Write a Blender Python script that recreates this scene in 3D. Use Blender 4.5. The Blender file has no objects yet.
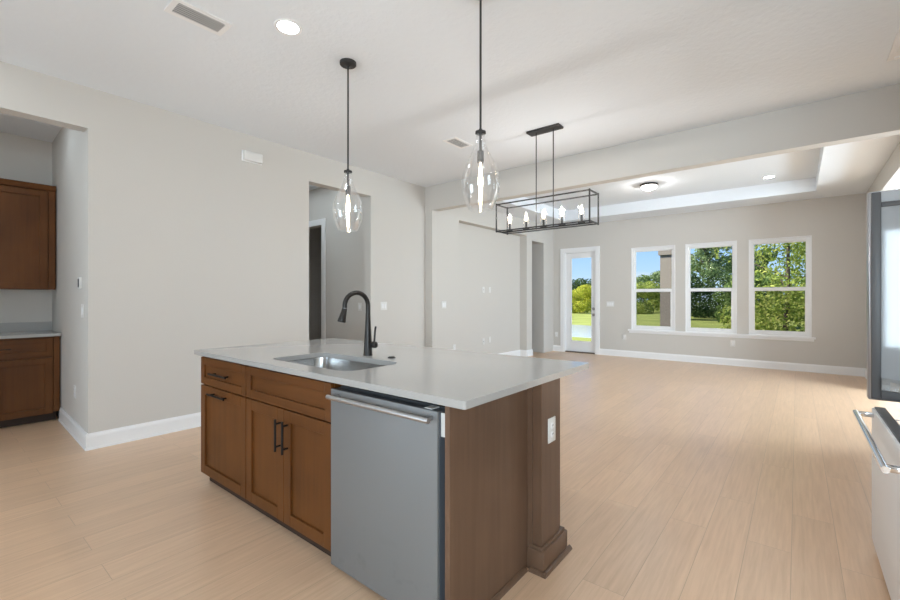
import bpy, bmesh, math, random
from mathutils import Vector, Matrix
random.seed(7)
PI = math.pi
SC = bpy.context.scene
COL = SC.collection

# ------------------------------------------------------------------ camera
cam_data = bpy.data.cameras.new('camera')
cam_data.sensor_width = 36.0
cam_data.lens = 428.92 / 900 * 36.0
cam_data.shift_y = -2.0 / 900
cam_data.clip_start = 0.05
cam_data.clip_end = 500
cam = bpy.data.objects.new('camera', cam_data)
COL.objects.link(cam)
cam.location = (0, 0, 1.28)
cam.rotation_euler = (PI / 2, 0, math.radians(38.974))
SC.camera = cam

# ------------------------------------------------------------------ world, sun, exposure
SC.view_settings.view_transform = 'Standard'
SC.view_settings.look = 'None'
SC.view_settings.gamma = 1.0
SC.view_settings.exposure = 0.38
SC.cycles.use_denoising = True
SC.cycles.diffuse_bounces = 6
SC.cycles.transparent_max_bounces = 16
SC.cycles.sample_clamp_indirect = 6.0

world = bpy.data.worlds.new('sky')
SC.world = world
world.use_nodes = True
wn, wl = world.node_tree.nodes, world.node_tree.links
wn.clear()
w_out = wn.new('ShaderNodeOutputWorld')
w_bg = wn.new('ShaderNodeBackground')
w_sky = wn.new('ShaderNodeValToRGB')
cr = w_sky.color_ramp
cr.elements[0].position = 0.0
cr.elements[0].color = (0.50, 0.66, 0.82, 1)
cr.elements[1].position = 1.0
cr.elements[1].color = (0.07, 0.19, 0.52, 1)
for p_, c_ in ((0.035, (0.46, 0.66, 0.88, 1)), (0.13, (0.27, 0.52, 0.86, 1)), (0.4, (0.10, 0.28, 0.66, 1))):
    e_ = cr.elements.new(p_)
    e_.color = c_
w_sep = wn.new('ShaderNodeSeparateXYZ')
w_co = wn.new('ShaderNodeTexCoord')
w_map = wn.new('ShaderNodeMapping')
w_map.inputs['Scale'].default_value = (1.0, 1.0, 4.0)
w_noise = wn.new('ShaderNodeTexNoise')
w_noise.inputs['Scale'].default_value = 3.2
w_noise.inputs['Detail'].default_value = 7
w_noise.inputs['Roughness'].default_value = 0.6
w_ramp = wn.new('ShaderNodeValToRGB')
w_ramp.color_ramp.elements[0].position = 0.55
w_ramp.color_ramp.elements[0].color = (0, 0, 0, 1)
w_ramp.color_ramp.elements[1].position = 0.75
w_ramp.color_ramp.elements[1].color = (0.8, 0.8, 0.8, 1)
w_mix = wn.new('ShaderNodeMixRGB')
w_mix.inputs['Color2'].default_value = (0.72, 0.76, 0.82, 1)
SKY = 0.95
w_bg.inputs['Strength'].default_value = SKY
wl.new(w_co.outputs['Generated'], w_map.inputs['Vector'])
wl.new(w_map.outputs['Vector'], w_noise.inputs['Vector'])
wl.new(w_noise.outputs['Fac'], w_ramp.inputs['Fac'])
wl.new(w_co.outputs['Generated'], w_sep.inputs[0])
wl.new(w_sep.outputs['Z'], w_sky.inputs['Fac'])
wl.new(w_ramp.outputs['Color'], w_mix.inputs['Fac'])
wl.new(w_sky.outputs['Color'], w_mix.inputs['Color1'])
wl.new(w_mix.outputs['Color'], w_bg.inputs['Color'])
wl.new(w_bg.outputs['Background'], w_out.inputs['Surface'])

sun_d = bpy.data.lights.new('sun', 'SUN')
sun_d.energy = 8.0
sun_d.angle = math.radians(0.6)
sun_d.color = (1.0, 0.95, 0.86)
sun = bpy.data.objects.new('sun', sun_d)
COL.objects.link(sun)
sun.rotation_euler = Vector((0.58, 0.38, -0.72)).to_track_quat('-Z', 'Y').to_euler()

def fill_light(name, loc, target, sx, sy, power, color):
    d = bpy.data.lights.new(name, 'AREA')
    d.shape = 'RECTANGLE'
    d.size, d.size_y = sx, sy
    d.energy = power
    d.color = color
    o = bpy.data.objects.new(name, d)
    COL.objects.link(o)
    o.location = loc
    o.rotation_euler = (Vector(target) - Vector(loc)).to_track_quat('-Z', 'Y').to_euler()
    return o
# area lamps added as fill at unseen back windows and in the side room
fill_light('fill_back_window', (2.2, -3.75, 1.43), (1.2, 0, 1.65), 2.4, 1.95, 265, (0.72, 0.885, 1.0))
fill_light('fill_left_window', (-4.0, -3.75, 1.43), (-3.0, 0, 1.65), 3.0, 1.95, 105, (0.76, 0.90, 1.0))
fill_light('fill_side_room', (3.4, 6.75, 1.45), (0.0, 8.2, 1.2), 2.2, 1.8, 235, (0.75, 0.89, 1.0))
CAN = 36.0        # emission of the recessed lights' diffusers

# ------------------------------------------------------------------ materials
def new_mat(name):
    m = bpy.data.materials.new(name)
    m.use_nodes = True
    n = m.node_tree.nodes
    b = n['Principled BSDF']
    return m, n, m.node_tree.links, b

def plain(name, col, rough=0.5, metal=0.0, spec=0.5, noise=0.0, scale=8.0, bump=0.0, bscale=60.0, stretch=(1, 1, 1), aniso=0.0):
    m, n, l, b = new_mat(name)
    b.inputs['Base Color'].default_value = (*col, 1)
    b.inputs['Roughness'].default_value = rough
    b.inputs['Metallic'].default_value = metal
    b.inputs['Specular IOR Level'].default_value = spec
    b.inputs['Anisotropic'].default_value = aniso
    if noise or bump:
        tc = n.new('ShaderNodeTexCoord')
        mp = n.new('ShaderNodeMapping')
        mp.inputs['Scale'].default_value = stretch
        l.new(tc.outputs['Object'], mp.inputs['Vector'])
    if noise:
        t = n.new('ShaderNodeTexNoise')
        t.inputs['Scale'].default_value = scale
        t.inputs['Detail'].default_value = 5
        l.new(mp.outputs['Vector'], t.inputs['Vector'])
        mx = n.new('ShaderNodeMixRGB')
        mx.inputs['Color1'].default_value = (*[c * (1 - noise) for c in col], 1)
        mx.inputs['Color2'].default_value = (*[min(1, c * (1 + noise)) for c in col], 1)
        l.new(t.outputs['Fac'], mx.inputs['Fac'])
        l.new(mx.outputs['Color'], b.inputs['Base Color'])
    if bump:
        t2 = n.new('ShaderNodeTexNoise')
        t2.inputs['Scale'].default_value = bscale
        t2.inputs['Detail'].default_value = 3
        l.new(mp.outputs['Vector'], t2.inputs['Vector'])
        bp = n.new('ShaderNodeBump')
        bp.inputs['Strength'].default_value = bump
        bp.inputs['Distance'].default_value = 0.01
        l.new(t2.outputs['Fac'], bp.inputs['Height'])
        l.new(bp.outputs['Normal'], b.inputs['Normal'])
    return m

def emit(name, col, strength):
    m, n, l, b = new_mat(name)
    b.inputs['Base Color'].default_value = (*col, 1)
    b.inputs['Emission Color'].default_value = (*col, 1)
    b.inputs['Emission Strength'].default_value = strength
    return m

def thin_glass(name, tint=(1, 1, 1), gloss=0.08, rough=0.0, rim=0.0, rimcol=(0.9, 0.9, 0.9)):
    """thin clear sheet: passes light straight through, mirrors a little, shows its edge at grazing angles"""
    m = bpy.data.materials.new(name)
    m.use_nodes = True
    n, l = m.node_tree.nodes, m.node_tree.links
    n.clear()
    out = n.new('ShaderNodeOutputMaterial')
    tr = n.new('ShaderNodeBsdfTransparent')
    tr.inputs['Color'].default_value = (*tint, 1)
    gl = n.new('ShaderNodeBsdfGlossy')
    gl.inputs['Roughness'].default_value = rough
    gl.inputs['Color'].default_value = (*rimcol, 1)
    lw = n.new('ShaderNodeLayerWeight')
    lw.inputs['Blend'].default_value = 0.28
    ma = n.new('ShaderNodeMath')
    ma.operation = 'MULTIPLY_ADD'
    ma.inputs[1].default_value = rim
    ma.inputs[2].default_value = gloss
    mx = n.new('ShaderNodeMixShader')
    l.new(lw.outputs['Facing'], ma.inputs[0])
    l.new(ma.outputs[0], mx.inputs['Fac'])
    l.new(tr.outputs[0], mx.inputs[1])
    l.new(gl.outputs[0], mx.inputs[2])
    l.new(mx.outputs[0], out.inputs['Surface'])
    return m

def wood(name, c1, c2, axis=2, rough=0.42, scale=1.0):
    """stained cabinet wood, grain running along the given axis"""
    m, n, l, b = new_mat(name)
    tc = n.new('ShaderNodeTexCoord')
    mp = n.new('ShaderNodeMapping')
    s = [26.0 * scale] * 3
    s[axis] = 1.3 * scale
    mp.inputs['Scale'].default_value = s
    t = n.new('ShaderNodeTexNoise')
    t.inputs['Scale'].default_value = 1.0
    t.inputs['Detail'].default_value = 6
    t.inputs['Roughness'].default_value = 0.62
    t.inputs['Distortion'].default_value = 0.25
    t2 = n.new('ShaderNodeTexNoise')
    t2.inputs['Scale'].default_value = 2.3
    t2.inputs['Detail'].default_value = 2
    l.new(tc.outputs['Object'], mp.inputs['Vector'])
    l.new(mp.outputs['Vector'], t.inputs['Vector'])
    l.new(tc.outputs['Object'], t2.inputs['Vector'])
    ad = n.new('ShaderNodeMath')
    ad.operation = 'MULTIPLY_ADD'
    ad.inputs[1].default_value = 0.55
    l.new(t2.outputs['Fac'], ad.inputs[0])
    sc = n.new('ShaderNodeMath')
    sc.operation = 'MULTIPLY'
    sc.inputs[1].default_value = 0.45
    l.new(t.outputs['Fac'], sc.inputs[0])
    l.new(sc.outputs[0], ad.inputs[2])
    r = n.new('ShaderNodeValToRGB')
    r.color_ramp.elements[0].position = 0.32
    r.color_ramp.elements[0].color = (*c1, 1)
    r.color_ramp.elements[1].position = 0.68
    r.color_ramp.elements[1].color = (*c2, 1)
    l.new(ad.outputs[0], r.inputs['Fac'])
    l.new(r.outputs['Color'], b.inputs['Base Color'])
    b.inputs['Roughness'].default_value = rough
    b.inputs['Specular IOR Level'].default_value = 0.32
    return m

def floor_mat():
    m, n, l, b = new_mat('oak_plank_floor')
    tc = n.new('ShaderNodeTexCoord')
    mp = n.new('ShaderNodeMapping')
    mp.inputs['Rotation'].default_value = (0, 0, PI / 2)
    mp.inputs['Location'].default_value = (0.05, 0.022, 0)
    l.new(tc.outputs['Object'], mp.inputs['Vector'])
    br = n.new('ShaderNodeTexBrick')
    br.offset = 0.37
    br.offset_frequency = 2
    br.inputs['Scale'].default_value = 1.0
    br.inputs['Brick Width'].default_value = 1.35
    br.inputs['Row Height'].default_value = 0.184
    br.inputs['Mortar Size'].default_value = 0.0013
    br.inputs['Mortar Smooth'].default_value = 0.35
    br.inputs['Color1'].default_value = (0.0, 0.0, 0.0, 1)
    br.inputs['Color2'].default_value = (1, 1, 1, 1)
    br.inputs['Mortar'].default_value = (0.5, 0.5, 0.5, 1)
    l.new(mp.outputs['Vector'], br.inputs['Vector'])
    g = n.new('ShaderNodeMapping')
    g.inputs['Scale'].default_value = (52, 2.6, 1)
    l.new(tc.outputs['Object'], g.inputs['Vector'])
    # grain slides from plank to plank
    ofs = n.new('ShaderNodeVectorMath')
    ofs.operation = 'MULTIPLY_ADD'
    ofs.inputs[1].default_value = (7.3, 3.1, 0)
    l.new(br.outputs['Color'], ofs.inputs[0])
    l.new(g.outputs['Vector'], ofs.inputs[2])
    t = n.new('ShaderNodeTexNoise')
    t.inputs['Scale'].default_value = 1.0
    t.inputs['Detail'].default_value = 7
    t.inputs['Roughness'].default_value = 0.6
    t.inputs['Distortion'].default_value = 0.4
    l.new(ofs.outputs[0], t.inputs['Vector'])
    r = n.new('ShaderNodeValToRGB')
    r.color_ramp.elements[0].position = 0.30
    r.color_ramp.elements[0].color = (0.635, 0.428, 0.276, 1)
    r.color_ramp.elements[1].position = 0.68
    r.color_ramp.elements[1].color = (0.750, 0.522, 0.350, 1)
    l.new(t.outputs['Fac'], r.inputs['Fac'])
    hs = n.new('ShaderNodeHueSaturation')
    vm = n.new('ShaderNodeMath')
    vm.operation = 'MULTIPLY_ADD'
    vm.inputs[1].default_value = 0.07
    vm.inputs[2].default_value = 0.95
    sep = n.new('ShaderNodeSeparateColor')
    l.new(br.outputs['Color'], sep.inputs[0])
    l.new(sep.outputs[0], vm.inputs[0])
    l.new(vm.outputs[0], hs.inputs['Value'])
    l.new(r.outputs['Color'], hs.inputs['Color'])
    mx = n.new('ShaderNodeMixRGB')
    mx.inputs['Color2'].default_value = (0.30, 0.20, 0.13, 1)
    mf = n.new('ShaderNodeMath')
    mf.operation = 'MULTIPLY'
    mf.inputs[1].default_value = 0.55
    l.new(br.outputs['Fac'], mf.inputs[0])
    l.new(mf.outputs[0], mx.inputs['Fac'])
    l.new(hs.outputs['Color'], mx.inputs['Color1'])
    l.new(mx.outputs['Color'], b.inputs['Base Color'])
    rr = n.new('ShaderNodeMapRange')
    rr.inputs['To Min'].default_value = 0.25
    rr.inputs['To Max'].default_value = 0.35
    l.new(t.outputs['Fac'], rr.inputs['Value'])
    l.new(rr.outputs[0], b.inputs['Roughness'])
    bp = n.new('ShaderNodeBump')
    bp.inputs['Strength'].default_value = 0.05
    bp.inputs['Distance'].default_value = 0.001
    l.new(t.outputs['Fac'], bp.inputs['Height'])
    bp2 = n.new('ShaderNodeBump')
    bp2.invert = True
    bp2.inputs['Strength'].default_value = 0.5
    bp2.inputs['Distance'].default_value = 0.002
    l.new(br.outputs['Fac'], bp2.inputs['Height'])
    l.new(bp.outputs['Normal'], bp2.inputs['Normal'])
    l.new(bp2.outputs['Normal'], b.inputs['Normal'])
    return m

def steel(name, col, rough, axis=0, streak=0.10, smudge=False, metal=1.0):
    """brushed stainless steel, brush lines along an axis"""
    m, n, l, b = new_mat(name)
    tc = n.new('ShaderNodeTexCoord')
    mp = n.new('ShaderNodeMapping')
    s = [260.0] * 3
    s[axis] = 1.5
    mp.inputs['Scale'].default_value = s
    l.new(tc.outputs['Object'], mp.inputs['Vector'])
    t = n.new('ShaderNodeTexNoise')
    t.inputs['Scale'].default_value = 1.0
    t.inputs['Detail'].default_value = 3
    l.new(mp.outputs['Vector'], t.inputs['Vector'])
    mr = n.new('ShaderNodeMapRange')
    mr.inputs['To Min'].default_value = rough - streak * 0.5
    mr.inputs['To Max'].default_value = rough + streak * 0.5
    l.new(t.outputs['Fac'], mr.inputs['Value'])
    b.inputs['Metallic'].default_value = metal
    b.inputs['Base Color'].default_value = (*col, 1)
    l.new(mr.outputs[0], b.inputs['Roughness'])
    if smudge:
        # faint handling smudges low on the front
        t2 = n.new('ShaderNodeTexNoise')
        t2.inputs['Scale'].default_value = 9
        t2.inputs['Detail'].default_value = 5
        l.new(tc.outputs['Object'], t2.inputs['Vector'])
        r = n.new('ShaderNodeValToRGB')
        r.color_ramp.elements[0].position = 0.58
        r.color_ramp.elements[0].color = (*col, 1)
        r.color_ramp.elements[1].position = 0.75
        r.color_ramp.elements[1].color = (*[c * 0.78 for c in col], 1)
        l.new(t2.outputs['Fac'], r.inputs['Fac'])
        sx = n.new('ShaderNodeSeparateXYZ')
        l.new(tc.outputs['Object'], sx.inputs[0])
        hz = n.new('ShaderNodeMapRange')
        hz.inputs['From Min'].default_value = 0.12
        hz.inputs['From Max'].default_value = 0.30
        hz.inputs['To Min'].default_value = 1.0
        hz.inputs['To Max'].default_value = 0.0
        l.new(sx.outputs['Z'], hz.inputs['Value'])
        mx = n.new('ShaderNodeMixRGB')
        mx.inputs['Color1'].default_value = (*col, 1)
        l.new(hz.outputs[0], mx.inputs['Fac'])
        l.new(r.outputs['Color'], mx.inputs['Color2'])
        l.new(mx.outputs['Color'], b.inputs['Base Color'])
    return m

def leaf_mat(name, ca, cb, cc):
    m = bpy.data.materials.new(name)
    m.use_nodes = True
    n, l = m.node_tree.nodes, m.node_tree.links
    n.clear()
    out = n.new('ShaderNodeOutputMaterial')
    ge = n.new('ShaderNodeNewGeometry')
    r = n.new('ShaderNodeValToRGB')
    r.color_ramp.elements[0].color = (*ca, 1)
    r.color_ramp.elements[1].color = (*cc, 1)
    e = r.color_ramp.elements.new(0.5)
    e.color = (*cb, 1)
    l.new(ge.outputs['Random Per Island'], r.inputs['Fac'])
    d = n.new('ShaderNodeBsdfDiffuse')
    t = n.new('ShaderNodeBsdfTranslucent')
    mx = n.new('ShaderNodeMixShader')
    mx.inputs['Fac'].default_value = 0.35
    l.new(r.outputs['Color'], d.inputs['Color'])
    l.new(r.outputs['Color'], t.inputs['Color'])
    l.new(d.outputs[0], mx.inputs[1])
    l.new(t.outputs[0], mx.inputs[2])
    l.new(mx.outputs[0], out.inputs['Surface'])
    return m

M_WALL = plain('warm_grey_wall_paint', (0.585, 0.560, 0.525), rough=0.85, spec=0.2, bump=0.06, bscale=90)
M_CEIL = plain('white_textured_ceiling', (0.765, 0.80, 0.84), rough=0.95, spec=0.1, bump=0.35, bscale=26)
M_TRIM = plain('white_trim_paint', (0.82, 0.82, 0.825), rough=0.38)
M_WHITE = plain('white_plastic', (0.70, 0.69, 0.67), rough=0.35)
M_SLOT = plain('dark_slot', (0.03, 0.03, 0.03), rough=0.6)
M_FLOOR = floor_mat()
M_CAB = wood('stained_maple_upright', (0.080, 0.0265, 0.0050), (0.148, 0.0520, 0.0110), axis=2)
M_CABH = wood('stained_maple_level', (0.080, 0.0265, 0.0050), (0.148, 0.0520, 0.0110), axis=0)
M_CABY = wood('stained_maple_lengthwise', (0.080, 0.0265, 0.0050), (0.148, 0.0520, 0.0110), axis=1)
M_PANEL = wood('stained_end_panel', (0.100, 0.056, 0.034), (0.165, 0.096, 0.060), axis=2, rough=0.38)
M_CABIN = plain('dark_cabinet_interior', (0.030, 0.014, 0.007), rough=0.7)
M_QUARTZ = plain('white_quartz', (0.40, 0.392, 0.38), rough=0.12, noise=0.05, scale=220)
M_BLACK = plain('matte_black_metal', (0.010, 0.009, 0.009), rough=0.45, spec=0.25)
M_BRONZE = plain('dark_bronze_metal', (0.020, 0.017, 0.015), rough=0.36, metal=0.35)
M_FIX = plain('charcoal_fixture_metal', (0.045, 0.044, 0.044), rough=0.45, metal=0.5)
M_STEEL_DW = steel('brushed_steel_dishwasher', (0.195, 0.196, 0.197), 0.5, axis=2, smudge=True, metal=0.18)
M_STEEL = steel('brushed_steel', (0.55, 0.55, 0.56), 0.34, axis=0, streak=0.04)
M_STEEL_FR = steel('brushed_steel_drawer', (0.80, 0.805, 0.815), 0.42, axis=1, metal=0.2)
M_SINK = steel('sink_steel', (0.50, 0.50, 0.50), 0.24, axis=0)
M_EDGE = plain('satin_steel_edge', (0.36, 0.36, 0.37), rough=0.28, metal=0.9)
M_CHROME = plain('polished_chrome', (0.72, 0.72, 0.73), rough=0.12, metal=1.0)
M_GASKET = plain('dark_grey_gasket', (0.075, 0.072, 0.072), rough=0.45)
M_LINER = plain('glossy_white_liner', (0.33, 0.335, 0.34), rough=0.05)
M_DARKSIDE = plain('blue_grey_painted_steel', (0.085, 0.095, 0.11), rough=0.5)
M_GLASS = thin_glass('window_glass', gloss=0.0015)
M_PEND = thin_glass('pendant_glass', gloss=0.035, rim=0.55, rimcol=(0.95, 0.95, 0.95))
M_CLEAR = thin_glass('clear_plastic', tint=(0.93, 0.95, 0.96), gloss=0.12, rim=0.4)
M_SCREEN = thin_glass('insect_screen', tint=(0.74, 0.74, 0.75), gloss=0.0, rim=0.0)
M_BULB = emit('warm_bulb', (1.0, 0.84, 0.62), 6.0)
M_BULBC = emit('clear_white_bulb', (1.0, 0.93, 0.84), 7.0)
M_CAN = emit('downlight_diffuser', (0.80, 0.92, 1.0), CAN)
M_DOME = emit('frosted_dome', (1.0, 0.95, 0.88), 3.2)
M_CLOSETDOOR = plain('grey_painted_door', (0.30, 0.30, 0.305), rough=0.5)
M_STUCCO = plain('tan_stucco', (0.28, 0.25, 0.21), rough=0.9, bump=0.3, bscale=40)
M_CONC = plain('pale_concrete', (0.5, 0.49, 0.47), rough=0.9, noise=0.1, scale=3)
M_GRASS = plain('lawn_grass', (0.27, 0.31, 0.085), rough=0.95, spec=0.1, noise=0.55, scale=0.55, bump=0.8, bscale=18)
M_WATER = plain('pond_water', (0.55, 0.62, 0.69), rough=0.12)
M_BARK = plain('tree_bark', (0.085, 0.065, 0.052), rough=0.95, noise=0.4, scale=12)
L_OAK = leaf_mat('yellow_green_leaves', (0.20, 0.28, 0.055), (0.34, 0.41, 0.10), (0.52, 0.53, 0.17))
L_MID = leaf_mat('mid_green_leaves', (0.09, 0.15, 0.045), (0.16, 0.24, 0.08), (0.28, 0.36, 0.13))
L_DARK = leaf_mat('dark_green_leaves', (0.04, 0.07, 0.03), (0.08, 0.13, 0.055), (0.15, 0.21, 0.085))
L_LIME = leaf_mat('lime_green_leaves', (0.36, 0.42, 0.05), (0.50, 0.53, 0.075), (0.62, 0.58, 0.11))
L_GREY = leaf_mat('grey_green_leaves', (0.12, 0.18, 0.08), (0.21, 0.29, 0.14), (0.36, 0.44, 0.24))

# ------------------------------------------------------------------ mesh helpers
class MB:
    def __init__(self, xf=None):
        self.bm = bmesh.new()
        self.xf = xf            # maps local coordinates into world

    def _add(self, verts):
        if self.xf is not None:
            bmesh.ops.transform(self.bm, matrix=self.xf, verts=verts)

    def box(self, x0, x1, y0, y1, z0, z1, bev=0.0, seg=2):
        x0, x1 = sorted((x0, x1)); y0, y1 = sorted((y0, y1)); z0, z1 = sorted((z0, z1))
        co = [(x0, y0, z0), (x1, y0, z0), (x1, y1, z0), (x0, y1, z0), (x0, y0, z1), (x1, y0, z1), (x1, y1, z1), (x0, y1, z1)]
        v = [self.bm.verts.new(c) for c in co]
        fs = [self.bm.faces.new([v[i] for i in q]) for q in ((3, 2, 1, 0), (4, 5, 6, 7), (0, 1, 5, 4), (1, 2, 6, 5), (2, 3, 7, 6), (3, 0, 4, 7))]
        if bev > 0:
            es = list({e for f in fs for e in f.edges})
            r = bmesh.ops.bevel(self.bm, geom=es, offset=bev, segments=seg, profile=0.5, affect='EDGES')
            v = list({x for f in r['faces'] for x in f.verts} | {x for x in v if x.is_valid})
        self._add(v)
        return self

    def prism(self, pts, z0, z1):
        """vertical prism over a polygon footprint (counter-clockwise)"""
        a = [self.bm.verts.new((x, y, z0)) for x, y in pts]
        b = [self.bm.verts.new((x, y, z1)) for x, y in pts]
        n = len(pts)
        self.bm.faces.new(list(reversed(a)))
        self.bm.faces.new(b)
        for i in range(n):
            j = (i + 1) % n
            self.bm.faces.new((a[i], a[j], b[j], b[i]))
        self._add(a + b)
        return self

    def sweep(self, prof, p0, p1, up=(0, 0, 1)):
        """extrude a closed 2D profile (side, up) from p0 to p1; side points to the left of travel"""
        p0, p1 = Vector(p0), Vector(p1)
        d = (p1 - p0).normalized()
        upv = Vector(up)
        side = upv.cross(d)
        a = [self.bm.verts.new(p0 + side * s + upv * u) for s, u in prof]
        b = [self.bm.verts.new(p1 + side * s + upv * u) for s, u in prof]
        n = len(prof)
        self.bm.faces.new(a)
        self.bm.faces.new(list(reversed(b)))
        for i in range(n):
            j = (i + 1) % n
            self.bm.faces.new((a[j], a[i], b[i], b[j]))
        self._add(a + b)
        return self

    def lathe(self, prof, c=(0, 0, 0), seg=32, close=False, axis='Z'):
        """revolve (r, z) points about a vertical axis through c"""
        rings = []
        allv = []
        for r, z in prof:
            ring = []
            for k in range(seg):
                a = 2 * PI * k / seg
                if axis == 'Z':
                    p = (c[0] + r * math.cos(a), c[1] + r * math.sin(a), c[2] + z)
                elif axis == 'Y':
                    p = (c[0] + r * math.cos(a), c[1] + z, c[2] + r * math.sin(a))
                else:
                    p = (c[0] + z, c[1] + r * math.cos(a), c[2] + r * math.sin(a))
                ring.append(self.bm.verts.new(p))
            rings.append(ring)
            allv += ring
        for i in range(len(rings) - 1):
            for k in range(seg):
                j = (k + 1) % seg
                self.bm.faces.new((rings[i][k], rings[i][j], rings[i + 1][j], rings[i + 1][k]))
        if close:
            self.bm.faces.new(list(reversed(rings[0])))
            self.bm.faces.new(rings[-1])
        self._add(allv)
        return self

    def tube(self, path, rad, seg=12, cap=True):
        """round tube along a path; rad is one radius or one per point"""
        P = [Vector(p) for p in path]
        R = rad if isinstance(rad, (list, tuple)) else [rad] * len(P)
        d0 = (P[1] - P[0]).normalized()
        n = d0.orthogonal().normalized()
        rings = []
        for i, p in enumerate(P):
            if i == 0: d = P[1] - P[0]
            elif i == len(P) - 1: d = P[-1] - P[-2]
            else: d = (P[i + 1] - P[i]).normalized() + (P[i] - P[i - 1]).normalized()
            d.normalize()
            n = (n - d * n.dot(d)).normalized()
            b = d.cross(n)
            rings.append([self.bm.verts.new(p + (n * math.cos(2 * PI * k / seg) + b * math.sin(2 * PI * k / seg)) * R[i]) for k in range(seg)])
        for i in range(len(rings) - 1):
            for k in range(seg):
                j = (k + 1) % seg
                self.bm.faces.new((rings[i][k], rings[i][j], rings[i + 1][j], rings[i + 1][k]))
        if cap:
            self.bm.faces.new(list(reversed(rings[0])))
            self.bm.faces.new(rings[-1])
        self._add([v for r in rings for v in r])
        return self

    def build(self, name, mat, parent=None, smooth=None):
        bmesh.ops.recalc_face_normals(self.bm, faces=self.bm.faces)
        me = bpy.data.meshes.new(name)
        self.bm.to_mesh(me)
        self.bm.free()
        me.materials.append(mat)
        if smooth:
            me.polygons.foreach_set('use_smooth', [True] * len(me.polygons))
            me.set_sharp_from_angle(angle=math.radians(smooth))
        o = bpy.data.objects.new(name, me)
        COL.objects.link(o)
        if parent is not None:
            o.parent = parent
            o.matrix_parent_inverse = Matrix.Translation(-parent.location)
        return o

def tag(o, label, cat, group=None):
    o['label'] = label
    o['category'] = cat
    if group:
        o['group'] = group
    return o

def thing(name, label, cat, loc, group=None):
    o = bpy.data.objects.new(name, None)
    o.empty_display_size = 0.1
    o.location = loc
    COL.objects.link(o)
    return tag(o, label, cat, group)

def struct(o):
    o['kind'] = 'structure'
    return o

def box(name, mat, x0, x1, y0, y1, z0, z1, parent=None, bev=0.0):
    return MB().box(x0, x1, y0, y1, z0, z1, bev).build(name, mat, parent, smooth=35 if bev else None)

# ------------------------------------------------------------------ room dimensions
XL = -4.641         # kitchen left wall
XLL = -4.60         # living room left wall
XR = 0.872          # right wall
YB = 5.104          # beam face
YW = 9.677          # far wall
ZK = 3.056          # kitchen ceiling
ZS = 2.986          # living room ceiling around the tray
ZT = 3.20           # tray
ZO = 2.71           # tops of the wide openings
BW = 0.14           # beam thickness
TOP = 3.34

# ------------------------------------------------------------------ floor and ceilings
struct(MB().box(-8.2, 3.6, -3.45, 10.0, -0.12, 0.0).build('floor', M_FLOOR))
struct(MB().box(-8.2, 3.6, -3.45, YB + 0.07, ZK, TOP).build('ceiling', M_CEIL))
lc = MB()
TX0, TX1, TY0, TY1 = -4.02, 0.237, 5.50, 8.966
lc.box(-8.2, TX0, YB + 0.07, 10.0, ZS, TOP)
lc.box(TX1, 3.6, YB + 0.07, 10.0, ZS, TOP)
lc.box(TX0, TX1, YB + 0.07, TY0, ZS, TOP)
lc.box(TX0, TX1, TY1, 10.0, ZS, TOP)
lc.box(TX0, TX1, TY0, TY1, ZT, TOP)
struct(lc.build('ceiling_tray', M_CEIL))

# ------------------------------------------------------------------ walls
w = MB()
w.box(XL - 0.14, XL, 0.891, 2.994, 0, ZK)
w.box(XL - 0.14, XL, 2.994, 3.971, ZO, ZK)
w.box(XL - 0.14, XL, 3.971, YB + BW, 0, ZK)
w.box(XL - 0.14, XL, -1.7, 0.891, ZO, ZK)
w.box(XL - 0.14, XL, -3.3, -1.7, 0, ZK)
struct(w.build('wall_left', M_WALL))
# return wall of the pantry niche, running back from the corner
struct(MB().prism([(XL - 0.14, 0.8955), (XL - 0.14, 1.08), (-6.62, 1.08), (-6.62, 0.951)], 0, ZK).build('wall_pantry_right', M_WALL))
struct(box('wall_pantry_back', M_WALL, -6.76, -6.62, -1.7, 1.08, 0, ZK))
struct(box('wall_pantry_left', M_WALL, -6.62, XL - 0.14, -1.84, -1.7, 0, ZK))
# beam across the opening between kitchen and living room, with its short pier
b = MB()
b.box(XL, 3.6, YB, YB + BW, 2.674, ZK)
b.box(XL, -4.493, YB, YB + BW, 0, 2.674)
struct(b.build('wall_beam', M_WALL))
# living room left wall with its shallow recess and a passage near the far corner
NY0, NY1, NZ, NX = 5.936, 8.355, 2.645, -4.77
PY0, PY1, PZ = 8.597, 9.165, 2.56
w = MB()
w.box(-4.92, XLL, YB + BW, NY0, 0, ZS)
w.box(-4.92, NX, NY0, NY1, 0, ZS)
w.box(NX, XLL, NY0, NY1, NZ, ZS)
w.box(-4.92, XLL, NY1, PY0, 0, ZS)
w.box(-4.92, XLL, PY0, PY1, PZ, ZS)
w.box(-4.92, XLL, PY1, YW + 0.02, 0, ZS)
struct(w.build('wall_living_left', M_WALL))
struct(box('wall_passage_back', M_WALL, -7.4, -4.6, 9.78, 9.95, 0, ZS))
struct(box('wall_passage_front', M_WALL, -7.4, -4.92, 8.2, 8.35, 0, ZS))
struct(box('wall_passage_end', M_WALL, -7.5, -7.4, 8.2, 9.95, 0, ZS))
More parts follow.
